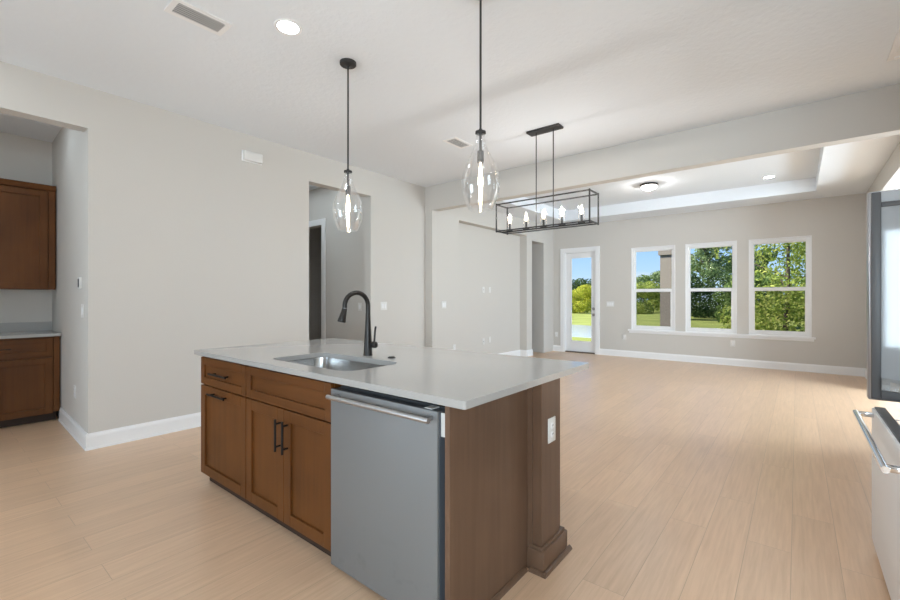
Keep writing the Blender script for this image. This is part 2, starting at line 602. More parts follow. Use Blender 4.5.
# far wall, pierced by the glass door and three windows
DX0, DX1, DZ = -4.325, -3.555, 2.37
WIN = [(-2.782, -1.933), (-1.742, -0.886), (-0.693, 0.194)]
WZ0, WZ1 = 0.605, 2.345
w = MB()
xs = XLL
w.box(XLL, DX0, YW, YW + 0.17, 0, ZS)
w.box(DX0, DX1, YW, YW + 0.17, DZ, ZS)
w.box(DX1, WIN[0][0], YW, YW + 0.17, 0, ZS)
for i, (a, c) in enumerate(WIN):
    w.box(a, c, YW, YW + 0.17, 0, WZ0)
    w.box(a, c, YW, YW + 0.17, WZ1, ZS)
    nx = WIN[i + 1][0] if i < 2 else XR + 0.13
    w.box(c, nx, YW, YW + 0.17, 0, ZS)
struct(w.build('wall_far', M_WALL))
# right wall: fridge recess, then an open side room
w = MB()
w.box(XR, XR + 0.13, 8.2, YW, 0, ZS)
w.box(XR, XR + 0.13, YB + BW, 8.2, ZO, ZS)
w.box(XR, XR + 0.13, 3.16, YB, 0, ZK)
w.box(3.46, 3.6, -3.3, YB, 0, ZK)
w.box(XR, XR + 0.13, 2.02, 3.16, 2.25, ZK)
w.box(XR + 0.13, 1.75, 3.16, 3.26, 0, ZK)
w.box(XR, 3.46, 1.92, 2.02, 0, ZK)
w.box(1.65, 1.75, 2.02, 3.16, 0, ZK)
struct(w.build('wall_right', M_WALL))
w = MB()
w.box(3.46, 3.6, YB, 5.6, 0, ZS)
w.box(3.46, 3.6, 8.0, 9.85, 0, ZS)
w.box(3.46, 3.6, 5.6, 8.0, 2.4, ZS)
w.box(3.46, 3.6, 5.6, 8.0, 0, 0.5)
w.box(XR + 0.13, 3.46, 8.6, 8.75, 0, ZS)
w.box(XR + 0.13, 3.46, YB, YB + BW, 0, 2.674)
struct(w.build('wall_side_room', M_WALL))
# back wall behind the camera with openings for the added windows
w = MB()
w.box(-8.2, -5.5, -3.45, -3.3, 0, ZK)
w.box(-2.5, 1.0, -3.45, -3.3, 0, ZK)
w.box(-5.5, -2.5, -3.45, -3.3, 2.4, ZK)
w.box(-5.5, -2.5, -3.45, -3.3, 0, 0.45)
w.box(3.4, 3.6, -3.45, -3.3, 0, ZK)
w.box(1.0, 3.4, -3.45, -3.3, 2.4, ZK)
w.box(1.0, 3.4, -3.45, -3.3, 0, 0.45)
struct(w.build('wall_back', M_WALL))
# little hall behind the left wall
HY = 4.05
w = MB()
w.box(-6.72, -5.905, HY, HY + 0.13, 2.452, ZK)
w.box(-5.905, XL - 0.14, HY, HY + 0.13, 0, ZK)
w.box(-7.6, -6.72, HY, HY + 0.13, 0, ZK)
struct(w.build('wall_hall_far', M_WALL))
struct(box('wall_hall_near', M_WALL, -7.6, XL - 0.14, 2.75, 2.88, 0, ZK))
struct(box('wall_hall_end', M_WALL, -7.72, -7.6, 2.75, 4.18, 0, ZK))
w = MB()
w.box(-7.25, -7.15, HY + 0.13, 5.6, 0, ZK)
w.box(-5.75, -5.65, HY + 0.13, 5.6, 0, ZK)
w.box(-7.25, -5.65, 5.6, 5.7, 0, ZK)
struct(w.build('wall_closet', M_WALL))

# ------------------------------------------------------------------ baseboards
BB = [(0, 0), (0.022, 0), (0.022, 0.014), (0.016, 0.020), (0.015, 0.105), (0.012, 0.118), (0.007, 0.128), (0.005, 0.138), (0, 0.138)]
def baseboard(name, *runs):
    """runs of (p0, p1); the wall lies to the right of travel"""
    m = MB()
    for p0, p1 in runs:
        m.sweep(BB, (*p0, 0), (*p1, 0))
    return struct(m.build(name, M_TRIM))
baseboard('baseboard_left', ((XL, 2.994), (XL, 0.875)), )
baseboard('baseboard_left_far', ((XL, YB), (XL, 3.971)))
baseboard('baseboard_pantry', ((XL + 0.01, 0.891), (-5.995, 0.931)))
baseboard('baseboard_living_left', ((XLL, PY0 + 0.012), (XLL, NY1)), ((XLL, NY1), (NX, NY1)), ((NX, NY1), (NX, NY0)),
          ((XLL, NY0), (XLL, YB + BW)), ((XLL - 0.12, PY0), (XLL + 0.012, PY0)))
baseboard('baseboard_passage', ((-4.62, 9.78), (-7.3, 9.78)))
baseboard('baseboard_far', ((DX0 - 0.085, YW), (XLL, YW)), ((XR, YW), (DX1 + 0.085, YW)))
baseboard('baseboard_right', ((XR, 8.2), (XR, YW)))
baseboard('baseboard_hall', ((XL - 0.15, HY), (-5.80, HY)))

# ------------------------------------------------------------------ far windows
WLAB = ['window_1', 'window_2', 'window_3']
for i, (a, c) in enumerate(WIN):
    root = bpy.data.objects.new(WLAB[i], None)
    root.location = ((a + c) / 2, YW, WZ0)
    COL.objects.link(root)
    struct(root)
    y0, y1 = YW + 0.014, YW + 0.094
    f = MB()
    # drywall-return liner and outer vinyl frame
    f.box(a, a + 0.05, y0, y1, WZ0, WZ1); f.box(c - 0.05, c, y0, y1, WZ0, WZ1)
    f.box(a + 0.05, c - 0.05, y0, y1, WZ1 - 0.05, WZ1); f.box(a + 0.05, c - 0.05, y0, y1, WZ0, WZ0 + 0.045)
    f.build('window_frame', M_TRIM, root)
    zm = 1.445
    u = MB()
    u.box(a + 0.05, c - 0.05, y0 + 0.045, y1 - 0.005, zm - 0.02, zm + 0.03)
    u.box(a + 0.05, a + 0.075, y0 + 0.045, y1 - 0.005, zm + 0.03, WZ1 - 0.075)
    u.box(c - 0.075, c - 0.05, y0 + 0.045, y1 - 0.005, zm + 0.03, WZ1 - 0.075)
    u.box(a + 0.05, c - 0.05, y0 + 0.045, y1 - 0.005, WZ1 - 0.075, WZ1 - 0.05)
    u.build('upper_sash', M_TRIM, root)
    u = MB()
    u.box(a + 0.05, c - 0.05, y0 + 0.005, y0 + 0.04, zm - 0.035, zm + 0.02)
    u.box(a + 0.05, a + 0.085, y0 + 0.005, y0 + 0.04, WZ0 + 0.085, zm - 0.035)
    u.box(c - 0.085, c - 0.05, y0 + 0.005, y0 + 0.04, WZ0 + 0.085, zm - 0.035)
    u.box(a + 0.05, c - 0.05, y0 + 0.005, y0 + 0.04, WZ0 + 0.045, WZ0 + 0.085)
    u.build('lower_sash', M_TRIM, root)
    box('upper_pane', M_GLASS, a + 0.07, c - 0.07, y0 + 0.058, y0 + 0.062, zm, WZ1 - 0.07, root)
    box('lower_pane', M_GLASS, a + 0.08, c - 0.08, y0 + 0.02, y0 + 0.024, WZ0 + 0.09, zm, root)
    box('insect_screen', M_SCREEN, a + 0.05, c - 0.05, y1 + 0.006, y1 + 0.008, WZ0 + 0.05, zm, root)
    # slim white return around the opening
    t = MB()
    t.box(a - 0.004, a + 0.014, YW - 0.006, y0 - 0.0005, WZ0 + 0.005, WZ1); t.box(c - 0.014, c + 0.004, YW - 0.006, y0 - 0.0005, WZ0 + 0.005, WZ1)
    t.box(a - 0.004, c + 0.004, YW - 0.006, y0 - 0.0005, WZ1, WZ1 + 0.016)
    t.build('window_return', M_TRIM, root)
sill = MB()
sill.box(WIN[0][0] - 0.065, WIN[2][1] + 0.055, YW - 0.045, YW + 0.002, WZ0 - 0.035, WZ0, 0.004)
for a, c in WIN:
    sill.box(a + 0.001, c - 0.001, YW - 0.02, YW + 0.014, WZ0 - 0.004, WZ0 + 0.004)
sill.box(WIN[0][0] - 0.045, WIN[2][1] + 0.035, YW - 0.014, YW, WZ0 - 0.075, WZ0 - 0.035)
struct(sill.build('trim_1', M_TRIM))

# ------------------------------------------------------------------ glass door
d = bpy.data.objects.new('door_1', None)
d.location = ((DX0 + DX1) / 2, YW, 0)
COL.objects.link(d)
struct(d)
m = MB()
m.box(DX0 - 0.085, DX0 + 0.005, YW - 0.018, YW - 0.0005, 0, DZ - 0.005)
m.box(DX1 - 0.005, DX1 + 0.085, YW - 0.018, YW - 0.0005, 0, DZ - 0.005)
m.box(DX0 - 0.085, DX1 + 0.085, YW - 0.018, YW - 0.0005, DZ - 0.005, DZ + 0.085)
m.build('door_casing', M_TRIM, d)
m = MB()
m.box(DX0 + 0.0005, DX0 + 0.03, YW, YW + 0.16, 0, DZ - 0.03); m.box(DX1 - 0.03, DX1 - 0.0005, YW, YW + 0.16, 0, DZ - 0.03)
m.box(DX0 + 0.0005, DX1 - 0.0005, YW, YW + 0.16, DZ - 0.03, DZ - 0.0005)
m.build('door_jamb', M_TRIM, d)
box('threshold', plain('bronze_threshold', (0.10, 0.075, 0.055), rough=0.5), DX0 + 0.03, DX1 - 0.03, YW, YW + 0.16, 0, 0.022, d)
sx0, sx1, sy0, sy1 = DX0 + 0.033, DX1 - 0.033, YW + 0.05, YW + 0.095
gx0, gx1, gz0, gz1 = -4.168, -3.668, 0.265, 2.225
m = MB()
m.box(sx0, gx0, sy0, sy1, 0.024, DZ - 0.033); m.box(gx1, sx1, sy0, sy1, 0.024, DZ - 0.033)
m.box(gx0, gx1, sy0, sy1, 0.024, gz0); m.box(gx0, gx1, sy0, sy1, gz1, DZ - 0.033)
slab = m.build('door_slab', M_TRIM, d)
m = MB()
for x0, x1, z0, z1 in ((gx0 - 0.012, gx0 + 0.012, gz0 - 0.012, gz1 + 0.012), (gx1 - 0.012, gx1 + 0.012, gz0 - 0.012, gz1 + 0.012),
                       (gx0, gx1, gz0 - 0.012, gz0 + 0.012), (gx0, gx1, gz1 - 0.012, gz1 + 0.012)):
    m.box(x0, x1, sy0 - 0.008, sy0, z0, z1)
m.build('glazing_bead', M_TRIM, d)
box('door_pane', M_GLASS, gx0, gx1, sy0 + 0.02, sy0 + 0.026, gz0, gz1, d)
for nm, z, r in (('deadbolt', 1.032, 0.027), ('door_knob', 0.893, 0.026)):
    k = MB()
    k.lathe([(0.0, -0.045), (r * 0.75, -0.043), (r, -0.03), (r * 0.9, -0.018), (0.011, -0.012), (0.011, -0.006), (0.032, -0.005), (0.032, 0.0)],
            c=(sx1 - 0.040, sy0, z), seg=20, axis='Y')
    k.build(nm, plain('satin_nickel_' + nm, (0.42, 0.41, 0.40), rough=0.3, metal=1.0), d, smooth=40)

# ------------------------------------------------------------------ closet door in the hall
d = bpy.data.objects.new('door_2', None)
d.location = (-6.31, HY, 0)
COL.objects.link(d)
struct(d)
m = MB()
m.box(-5.9045, -5.812, HY - 0.018, HY - 0.0005, 0, 2.45)
m.box(-6.82, -6.72, HY - 0.018, HY - 0.0005, 0, 2.45)
m.box(-6.82, -5.812, HY - 0.018, HY - 0.0005, 2.45, 2.545)
m.box(-5.925, -5.9055, HY + 0.0005, HY + 0.13, 0, 2.4515)
m.build('door_casing', M_TRIM, d)
# leaf swung inwards, hung on the far side jamb
leaf = MB(Matrix.Translation((-5.95, HY + 0.10, 0)) @ Matrix.Rotation(math.radians(128), 4, 'Z'))
leaf.box(0, 0.76, 0, 0.035, 0.012, 2.42)
for z0, z1 in ((0.2, 0.95), (1.08, 1.85), (1.97, 2.28)):
    for x0, x1 in ((0.11, 0.345), (0.415, 0.65)):
        for q in (0.035, -0.006):
            leaf.box(x0, x1, q, q + 0.006, z0, z1)
leaf.build('door_leaf', M_CLOSETDOOR, d)

# ------------------------------------------------------------------ windows out of frame, added to carry the fill
d = bpy.data.objects.new('window_5', None)  # sized after the window reflected in the open refrigerator door
d.location = (2.2, -3.37, 0.45)
COL.objects.link(d)
struct(d)
m = MB()
for x in (1.0, 1.77, 2.55, 3.33):
    m.box(x, x + 0.07, -3.41, -3.34, 0.45, 2.4)
m.box(1.0, 3.4, -3.41, -3.34, 2.33, 2.4); m.box(1.0, 3.4, -3.41, -3.34, 0.45, 0.52)
m.build('window_frame', M_TRIM, d)
d = bpy.data.objects.new('window_added_left', None)  # unseen back-left window, added as an opening for fill
d.location = (-4.0, -3.37, 0.45)
COL.objects.link(d)
struct(d)
m = MB()
for x in (-5.5, -4.53, -3.55, -2.57):
    m.box(x, x + 0.07, -3.41, -3.34, 0.45, 2.4)
m.box(-5.5, -2.5, -3.41, -3.34, 2.33, 2.4); m.box(-5.5, -2.5, -3.41, -3.34, 0.45, 0.52)
m.build('window_frame', M_TRIM, d)
d = bpy.data.objects.new('window_added_side', None)  # unseen side-room window, added along with its fill lamp
d.location = (3.53, 6.8, 0.5)
COL.objects.link(d)
struct(d)
m = MB()
for y in (5.6, 6.77, 7.94):
    m.box(3.50, 3.56, y, y + 0.06, 0.5, 2.4)
m.box(3.50, 3.56, 5.6, 8.0, 2.34, 2.4); m.box(3.50, 3.56, 5.6, 8.0, 0.5, 0.56)
m.build('window_frame', M_TRIM, d)

# ------------------------------------------------------------------ kitchen island
def shaker(name, mat, x0, x1, z0, z1, y, parent, rail=0.062, thick=0.02, xf=None):
    """framed door or drawer front facing -Y at y (front plane), panel set back"""
    m = MB(xf)
    e = 0.0015
    m.box(x0, x0 + rail, y, y + thick, z0, z1, e, 1); m.box(x1 - rail, x1, y, y + thick, z0, z1, e, 1)
    m.box(x0 + rail, x1 - rail, y, y + thick, z0, z0 + rail, e, 1); m.box(x0 + rail, x1 - rail, y, y + thick, z1 - rail, z1, e, 1)
    m.box(x0 + rail - 0.004, x1 - rail + 0.004, y + 0.013, y + thick, z0 + rail - 0.004, z1 - rail + 0.004)
    return m.build(name, mat, parent)

def bar_pull(p0, p1, out, parent, r=0.0055, stand=0.032, name='handle', inset=0.035):
    p0, p1, out = Vector(p0), Vector(p1), Vector(out)
    d = (p1 - p0).normalized()
    m = MB()
    m.tube([p0 + out * stand, p1 + out * stand], r, 10)
    for p in (p0 + d * inset, p1 - d * inset):
        m.tube([p, p + out * (stand + 0.001)], r * 0.85, 8)
    return m.build(name, M_BLACK, parent, smooth=40)

YF = 1.231           # front plane of doors and drawers
IT = 0.884           # top of cabinet boxes
t = thing('base_cabinet', 'brown island base cabinet with one drawer above a pull-out door, left of the sink doors', 'cabinet', (-2.9, 1.5, 0))
m = MB()
m.box(-3.224, -2.572, YF + 0.0205, 1.83, 0.10, IT)
m.build('carcass', M_CAB, t)
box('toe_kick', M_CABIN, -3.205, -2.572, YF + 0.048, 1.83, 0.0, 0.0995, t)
dr = shaker('drawer', M_CABH, -3.227, -2.578, 0.687, 0.872, YF, t, rail=0.05)
bar_pull((-3.025, YF, 0.778), (-2.775, YF, 0.778), (0, -1, 0), dr, r=0.0065)
do = shaker('door', M_CAB, -3.227, -2.578, 0.070, 0.679, YF, t)
bar_pull((-3.045, YF, 0.640), (-2.80, YF, 0.640), (0, -1, 0), do, r=0.0065)

t = thing('sink_base_cabinet', 'brown island sink cabinet with two doors under a wide blank drawer front', 'cabinet', (-2.14, 1.5, 0))
m = MB()
m.box(-2.571, -2.553, YF + 0.0205, 1.83, 0.10, IT); m.box(-1.735, -1.722, YF + 0.0205, 1.83, 0.10, IT)
m.box(-2.553, -1.735, YF + 0.0205, 1.83, 0.10, 0.118); m.box(-2.553, -1.735, 1.815, 1.83, 0.118, IT)
m.box(-2.553, -1.735, YF + 0.0205, YF + 0.04, 0.65, IT)
m.build('carcass', M_CAB, t)
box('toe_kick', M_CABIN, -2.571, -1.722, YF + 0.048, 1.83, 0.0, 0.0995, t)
shaker('drawer_front', M_CABH, -2.568, -1.726, 0.687, 0.872, YF, t, rail=0.05)
do = shaker('door', M_CAB, -2.569, -2.150, 0.070, 0.679, YF, t)
bar_pull((-2.178, YF, 0.455), (-2.178, YF, 0.628), (0, -1, 0), do, inset=0.025, r=0.0065)
do = shaker('door', M_CAB, -2.146, -1.726, 0.070, 0.679, YF, t)
bar_pull((-2.107, YF, 0.455), (-2.107, YF, 0.628), (0, -1, 0), do, inset=0.025, r=0.0065)

t = thing('dishwasher', 'stainless steel dishwasher with a bar handle, set in the island end', 'dishwasher', (-1.385, 1.5, 0))
DWX0, DWX1 = -1.7155, -1.051
m = MB()
m.box(DWX0, DWX1, YF - 0.008, YF + 0.004, 0.022, 0.852, 0.003, 2)
front = m.build('door', M_STEEL_DW, t, smooth=40)
box('door_core', M_DARKSIDE, DWX0 + 0.002, DWX1 + 0.002, YF + 0.004, YF + 0.045, 0.026, 0.85, t)
box('tub', plain('dark_steel_tub', (0.03, 0.032, 0.035), rough=0.5), DWX0 + 0.006, DWX1 - 0.004, YF + 0.045, 1.80, 0.10, 0.858, t)
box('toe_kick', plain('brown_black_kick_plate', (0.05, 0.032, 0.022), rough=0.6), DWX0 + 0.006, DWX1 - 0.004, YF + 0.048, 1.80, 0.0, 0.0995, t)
box('mounting_bracket', M_WHITE, -1.050, -1.026, YF + 0.012, YF + 0.016, 0.755, 0.845, t)
box('counter_clip', M_WHITE, -1.125, -1.085, YF + 0.002, YF + 0.045, 0.853, 0.856, t)
m = MB()
m.tube([(DWX0 + 0.036, YF - 0.052, 0.826), (DWX1 - 0.004, YF - 0.052, 0.826)], 0.0105, 16)
for x in (DWX0 + 0.06, DWX1 - 0.028):
    m.tube([(x, YF - 0.052, 0.826), (x, YF - 0.006, 0.826)], 0.0085, 12)
m.build('handle', M_STEEL, t, smooth=40)

o = MB()
o.box(-1.021, -0.998, YF - 0.0, 1.818, 0.0, IT, 0.001, 1)
end = tag(o.build('end_panel', M_PANEL), 'flat brown wood panel closing the island beside the dishwasher', 'panel')
m = MB()
m.sweep([(0, 0), (0.0, 0.018), (0.004, 0.018), (0.012, 0.013), (0.017, 0.005), (0.018, 0.0)][::-1], (-0.9975, 1.790, 0), (-0.9975, YF + 0.001, 0))
m.build('shoe_moulding', M_PANEL, end)
o = MB()
o.box(-3.21, -1.0005, 1.832, 2.052, 0.0, IT)
tag(o.build('knee_wall', M_PANEL), 'brown wood back of the island under the seating overhang', 'panel')
t = thing('island_post', 'square brown wood post with a moulded foot at the far island corner, holding an outlet', 'post', (-0.965, 1.94, 0))
m = MB()
m.box(-0.9998, -0.930, 1.831, 2.022, 0.10, IT, 0.002, 1)
m.box(-0.9998, -0.938, 2.022, 2.052, 0.10, IT, 0.002, 1)
m.box(-0.9998, -0.975, 1.822, 1.831, 0.10, IT); 
m.build('shaft', M_PANEL, t)
m = MB()
def foot(e, z0, z1, bev):
    m.box(-0.9975, -0.930 + e, 1.8305 - e, 2.052 + e, z0, z1, bev, 3)
foot(0.022, 0.0, 0.102, 0.006); foot(0.012, 0.095, 0.116, 0.005)
m.build('base_moulding', M_PANEL, t, smooth=40)
m = MB()
q = [(0, 0), (0, 0.018), (0.005, 0.018), (0.013, 0.012), (0.018, 0.004), (0.018, 0)]
m.sweep(q[::-1], (-0.908, 2.092, 0), (-0.908, 1.791, 0))
m.sweep(q[::-1], (-0.8905, 1.8085, 0), (-0.979, 1.8085, 0))
m.build('shoe_moulding', M_PANEL, t)

# countertop with the sink cut-out
CX0, CX1, CY0, CY1 = -3.300, -0.912, 1.2105, 2.381
HX0, HX1, HY0_, HY1_, HR = -2.490, -1.728, 1.325, 1.715, 0.085
def rrect(x0, x1, y0, y1, r, n=10):
    pts = []
    for cx, cy, a0 in ((x1 - r, y1 - r, 0), (x0 + r, y1 - r, PI / 2), (x0 + r, y0 + r, PI), (x1 - r, y0 + r, 1.5 * PI)):
        for k in range(n + 1):
            a = a0 + PI / 2 * k / n
            pts.append((cx + r * math.cos(a), cy + r * math.sin(a)))
    return pts
def slab_with_hole(outer, hole, z0, z1):
    bm = bmesh.new()
    def loop(pts, z):
        v = [bm.verts.new((x, y, z)) for x, y in pts]
        return v, [bm.edges.new((v[i], v[(i + 1) % len(v)])) for i in range(len(v))]
    ot, oe = loop(outer, z1); ht, he = loop(hole, z1)
    bmesh.ops.triangle_fill(bm, use_beauty=True, edges=oe + he)
    ob, oe2 = loop(outer, z0); hb, he2 = loop(hole, z0)
    bmesh.ops.triangle_fill(bm, use_beauty=True, edges=oe2 + he2)
    for A, B in ((ot, ob), (ht, hb)):
        for i in range(len(A)):
            j = (i + 1) % len(A)
            bm.faces.new((A[i], A[j], B[j], B[i]))
    return bm
mb = MB()
mb.bm.free()
mb.bm = slab_with_hole(rrect(CX0, CX1, CY0, CY1, 0.012, 4), rrect(HX0, HX1, HY0_, HY1_, HR), IT, 0.914)
ct = mb.build('island_countertop', M_QUARTZ)
bv = ct.modifiers.new('edge', 'BEVEL')
bv.width = 0.0025
bv.segments = 2
bv.angle_limit = math.radians(60)
tag(ct, 'white quartz island worktop with an undermount sink cut into it', 'countertop')

# sink
t = thing('sink', 'single-bowl stainless steel sink set under the island worktop', 'sink', (-2.12, 1.515, 0.66))
bm = bmesh.new()
loops = []
for (g, z, r) in ((0.022, 0.8825, 0.10), (0.004, 0.8825, HR), (0.003, 0.875, HR), (-0.004, 0.70, HR), (-0.03, 0.672, 0.075), (-0.09, 0.664, 0.05), (-0.17, 0.661, 0.01)):
    pts = rrect(HX0 - g, HX1 + g, HY0_ - g, HY1_ + g, max(r, 0.008))
    loops.append([bm.verts.new((x, y, z)) for x, y in pts])
for A, B in zip(loops, loops[1:]):
    for i in range(len(A)):
        j = (i + 1) % len(A)
        bm.faces.new((A[i], A[j], B[j], B[i]))
bm.faces.new(loops[-1])
mb = MB(); mb.bm.free(); mb.bm = bm
mb.build('basin', M_SINK, t, smooth=60)
m = MB()
m.lathe([(0.052, 0.006), (0.046, 0.007), (0.040, 0.002), (0.0, 0.001)], c=(-2.12, 1.53, 0.6605), seg=28)
m.build('drain', M_CHROME, t, smooth=40)

# faucet
FX, FY, FZ = -2.130, 1.800, 0.914
t = thing('faucet', 'dark bronze gooseneck pull-down kitchen faucet behind the sink', 'faucet', (FX, FY, FZ))
m = MB()
m.lathe([(0.0, 0.0), (0.030, 0.0), (0.030, 0.006), (0.0275, 0.012), (0.0235, 0.10), (0.0195, 0.17), (0.0165, 0.235), (0.0155, 0.27)], c=(FX, FY, FZ), seg=28)
m.build('body', M_BRONZE, t, smooth=40)
path = []
z_s = FZ + 0.281
RA = 0.083
path.append((FX, FY, z_s - 0.01))
path.append((FX, FY, z_s + 0.035))
for k in range(19):
    a = PI * k / 18 * 1.02
    path.append((FX - 0.10 * (1 - math.cos(a)) * 0.10, FY - RA + RA * math.cos(a), z_s + 0.035 + RA * math.sin(a) * 1.0))
e = path[-1]
path.append((e[0], e[1] - 0.0006, e[2] - 0.006))
m = MB()
m.tube(path, 0.0145, 16)
m.build('spout', M_BRONZE, t, smooth=50)
e = Vector(path[-1])
dn = (Vector(path[-1]) - Vector(path[-2])).normalized()
m = MB()
m.tube([e, e + dn * 0.004, e + dn * 0.005], [0.0150, 0.0156, 0.0150], 16)
m.build('collar', M_EDGE, t, smooth=50)
m = MB()
dn2 = (dn + Vector((-0.03, -0.17, 0))).normalized()
s0 = e + dn * 0.004
m.tube([s0, s0 + dn2 * 0.015, s0 + dn2 * 0.055, s0 + dn2 * 0.08, s0 + dn2 * 0.085], [0.0155, 0.0165, 0.0215, 0.0255, 0.023], 18)
m.build('spray_head', M_BRONZE, t, smooth=50)
m = MB()
hz = FZ + 0.072
m.tube([(FX + 0.012, FY, hz), (FX + 0.045, FY, hz)], 0.0125, 14)
m.tube([(FX + 0.042, FY, hz), (FX + 0.047, FY, hz), (FX + 0.072, FY, hz), (FX + 0.076, FY, hz)], [0.017, 0.0205, 0.0205, 0.016], 18)
m.tube([(FX + 0.060, FY, hz + 0.01), (FX + 0.061, FY + 0.006, hz + 0.085), (FX + 0.063, FY + 0.01, hz + 0.115)], [0.0065, 0.006, 0.0065], 10)
m.build('lever', M_BRONZE, t, smooth=50)
m = MB()
m.lathe([(0.0, 0.010), (0.016, 0.010), (0.019, 0.006), (0.024, 0.004), (0.024, 0.0)], c=(-1.923, 1.81, 0.9145), seg=24)
tag(m.build('disposal_button', M_BRONZE, smooth=35), 'small round dark bronze button on the worktop beside the faucet', 'button')

# ------------------------------------------------------------------ wall plates
def plate(name, label, cat, pos, normal, wide=0.075, high=0.118, kind='switch', gang=1, group=None):
    """wall plate flush on a wall: normal is one of +x -x +y -y"""
    ang = {'-y': 0, '+x': PI / 2, '+y': PI, '-x': -PI / 2}[normal]
    xf = Matrix.Translation(pos) @ Matrix.Rotation(ang, 4, 'Z')
    t = thing(name, label, cat, pos, group)
    W = wide + (gang - 1) * 0.046
    m = MB(xf)
    m.box(-W / 2, W / 2, -0.006, 0.0, -high / 2, high / 2, 0.002, 2)
    m.build('cover_plate', M_WHITE, t, smooth=40)
    for g in range(gang):
        cx = (g - (gang - 1) / 2) * 0.046
        if kind == 'switch':
            m = MB(xf)
            m.prism([(cx - 0.016, -0.010), (cx + 0.016, -0.010), (cx + 0.016, -0.0055), (cx - 0.016, -0.0055)], -0.033, 0.033)
            m.build('rocker', M_TRIM, t)
        elif kind == 'outlet':
            for zz in (-0.021, 0.021):
                m = MB(xf)
                m.lathe([(0.0, -0.0085), (0.0145, -0.0085), (0.0165, -0.0055)], c=(cx, 0, zz), seg=20, axis='Y')
                s = m.build('receptacle', M_TRIM, t, smooth=40)
                m = MB(xf)
                for dx in (-0.006, 0.006):
                    m.box(cx + dx - 0.0011, cx + dx + 0.0011, -0.0092, -0.0086, zz - 0.002, zz + 0.007)
                m.build('slot', M_SLOT, s)
        elif kind == 'jack':
            m = MB(xf)
            m.lathe([(0.0, -0.016), (0.004, -0.016), (0.0045, -0.0055)], c=(cx, 0, 0), seg=12, axis='Y')
            m.build('jack', M_SLOT, t, smooth=40)
    return t
plate('wall_outlet', 'white outlet on the brown island post', 'outlet', (-0.930, 1.932, 0.640), '+x', kind='outlet')
plate('light_switch', 'white light switch on the kitchen wall right of the hall opening', 'switch', (XL, 4.215, 1.165), '+x', gang=2)
plate('light_switch', 'white light switch on the wall inside the hall opening', 'switch', (-4.97, HY, 1.15), '-y')
plate('light_switch', 'white light switch on the living room wall just past the beam pier', 'switch', (XLL, 5.52, 1.165), '+x', gang=2)
plate('light_switch', 'triple white light switch on the far wall between door and window', 'switch', (-3.235, YW, 1.145), '-y', gang=3)
plate('light_switch', 'small white light switch on the grey wall inside the far passage', 'switch', (-4.99, 9.78, 1.15), '-y')
plate('wall_outlet', 'white outlet on the far wall below the middle window', 'outlet', (-0.945, YW, 0.42), '-y', kind='outlet')
plate('wall_outlet', 'white outlet on the far wall right of the glass door', 'outlet', (-2.93, YW, 0.42), '-y', kind='outlet')
plate('wall_outlet', 'white outlet on the far wall left of the glass door', 'outlet', (-4.52, YW, 0.40), '-y', kind='outlet')
plate('wall_outlet', 'white outlet low on the living room wall beside the recess, under the switch', 'outlet', (XLL, 5.80, 0.42), '+x', kind='outlet')
plate('wall_outlet', 'white outlet high in the middle of the living room wall recess', 'outlet', (NX, 7.15, 1.44), '+x', kind='outlet')
plate('cable_outlet', 'white cable jack plate beside the high outlet in the wall recess', 'outlet', (NX, 6.93, 1.44), '+x', kind='jack')
plate('wall_outlet', 'white outlet low in the middle of the living room wall recess', 'outlet', (NX, 7.15, 0.45), '+x', kind='outlet')
plate('cable_outlet', 'white cable jack plate beside the low outlet in the wall recess', 'outlet', (NX, 6.93, 0.43), '+x', kind='jack')
def on_return(x):
    return 0.8955 + (x - (XL - 0.14)) / (-6.62 - XL + 0.14) * (0.951 - 0.8955)
plate('light_switch', 'white light switch on the pantry return wall near its corner, below the keypad', 'switch', (-4.868, on_return(-4.868) + 0.001, 1.165), '-y')
plate('wall_outlet', 'white outlet low on the pantry return wall above the baseboard', 'outlet', (-5.217, on_return(-5.217) + 0.001, 0.41), '-y', kind='outlet')
m = MB()
m.box(-4.975, -4.912, on_return(-4.942) - 0.018, on_return(-4.942) + 0.001, 1.36, 1.465, 0.003, 2)
kp = tag(m.build('wall_keypad', M_WHITE, smooth=40), 'slim wall keypad with dark screen on the pantry return wall', 'keypad')
box('screen', M_SLOT, -4.965, -4.922, on_return(-4.942) - 0.0195, on_return(-4.942) - 0.018, 1.375, 1.45, kp)
m = MB()
m.box(XL, XL + 0.052, 2.185, 2.385, 2.765, 2.865, 0.006, 2)
ch = tag(m.build('door_chime', M_WHITE, smooth=40), 'white door chime box high on the left kitchen wall', 'door chime')
box('base_plate', M_TRIM, XL, XL + 0.012, 2.175, 2.395, 2.758, 2.872, ch)

# ------------------------------------------------------------------ pantry cabinets
XP = -6.0
# local (x, y, z) with fronts facing -Y  ->  world fronts facing +X
def face_x(xfront):
    return Matrix(((0, -1, 0, xfront), (1, 0, 0, 0), (0, 0, 1, 0), (0, 0, 0, 1)))
t = thing('base_cabinet', 'brown pantry base cabinet with drawer and doors against the return wall', 'cabinet', (-6.3, 0.45, 0))
F = face_x(XP)
box('carcass', M_CAB, -6.60, XP - 0.021, 0.0, 0.905, 0.10, IT, t)
box('toe_kick', M_CABIN, -6.60, XP - 0.085, 0.0, 0.905, 0.0, 0.10, t)
box('filler', M_CAB, XP - 0.021, XP - 0.006, 0.874, 0.9205, 0.10, IT, t)
dr = shaker('drawer', M_CABY, 0.006, 0.869, 0.687, 0.866, 0.0, t, rail=0.05, xf=F)
bar_pull((XP, 0.315, 0.778), (XP, 0.56, 0.778), (1, 0, 0), dr)
do = shaker('door', M_CAB, 0.439, 0.869, 0.088, 0.664, 0.0, t, xf=F)
bar_pull((XP, 0.469, 0.46), (XP, 0.469, 0.64), (1, 0, 0), do, inset=0.025)
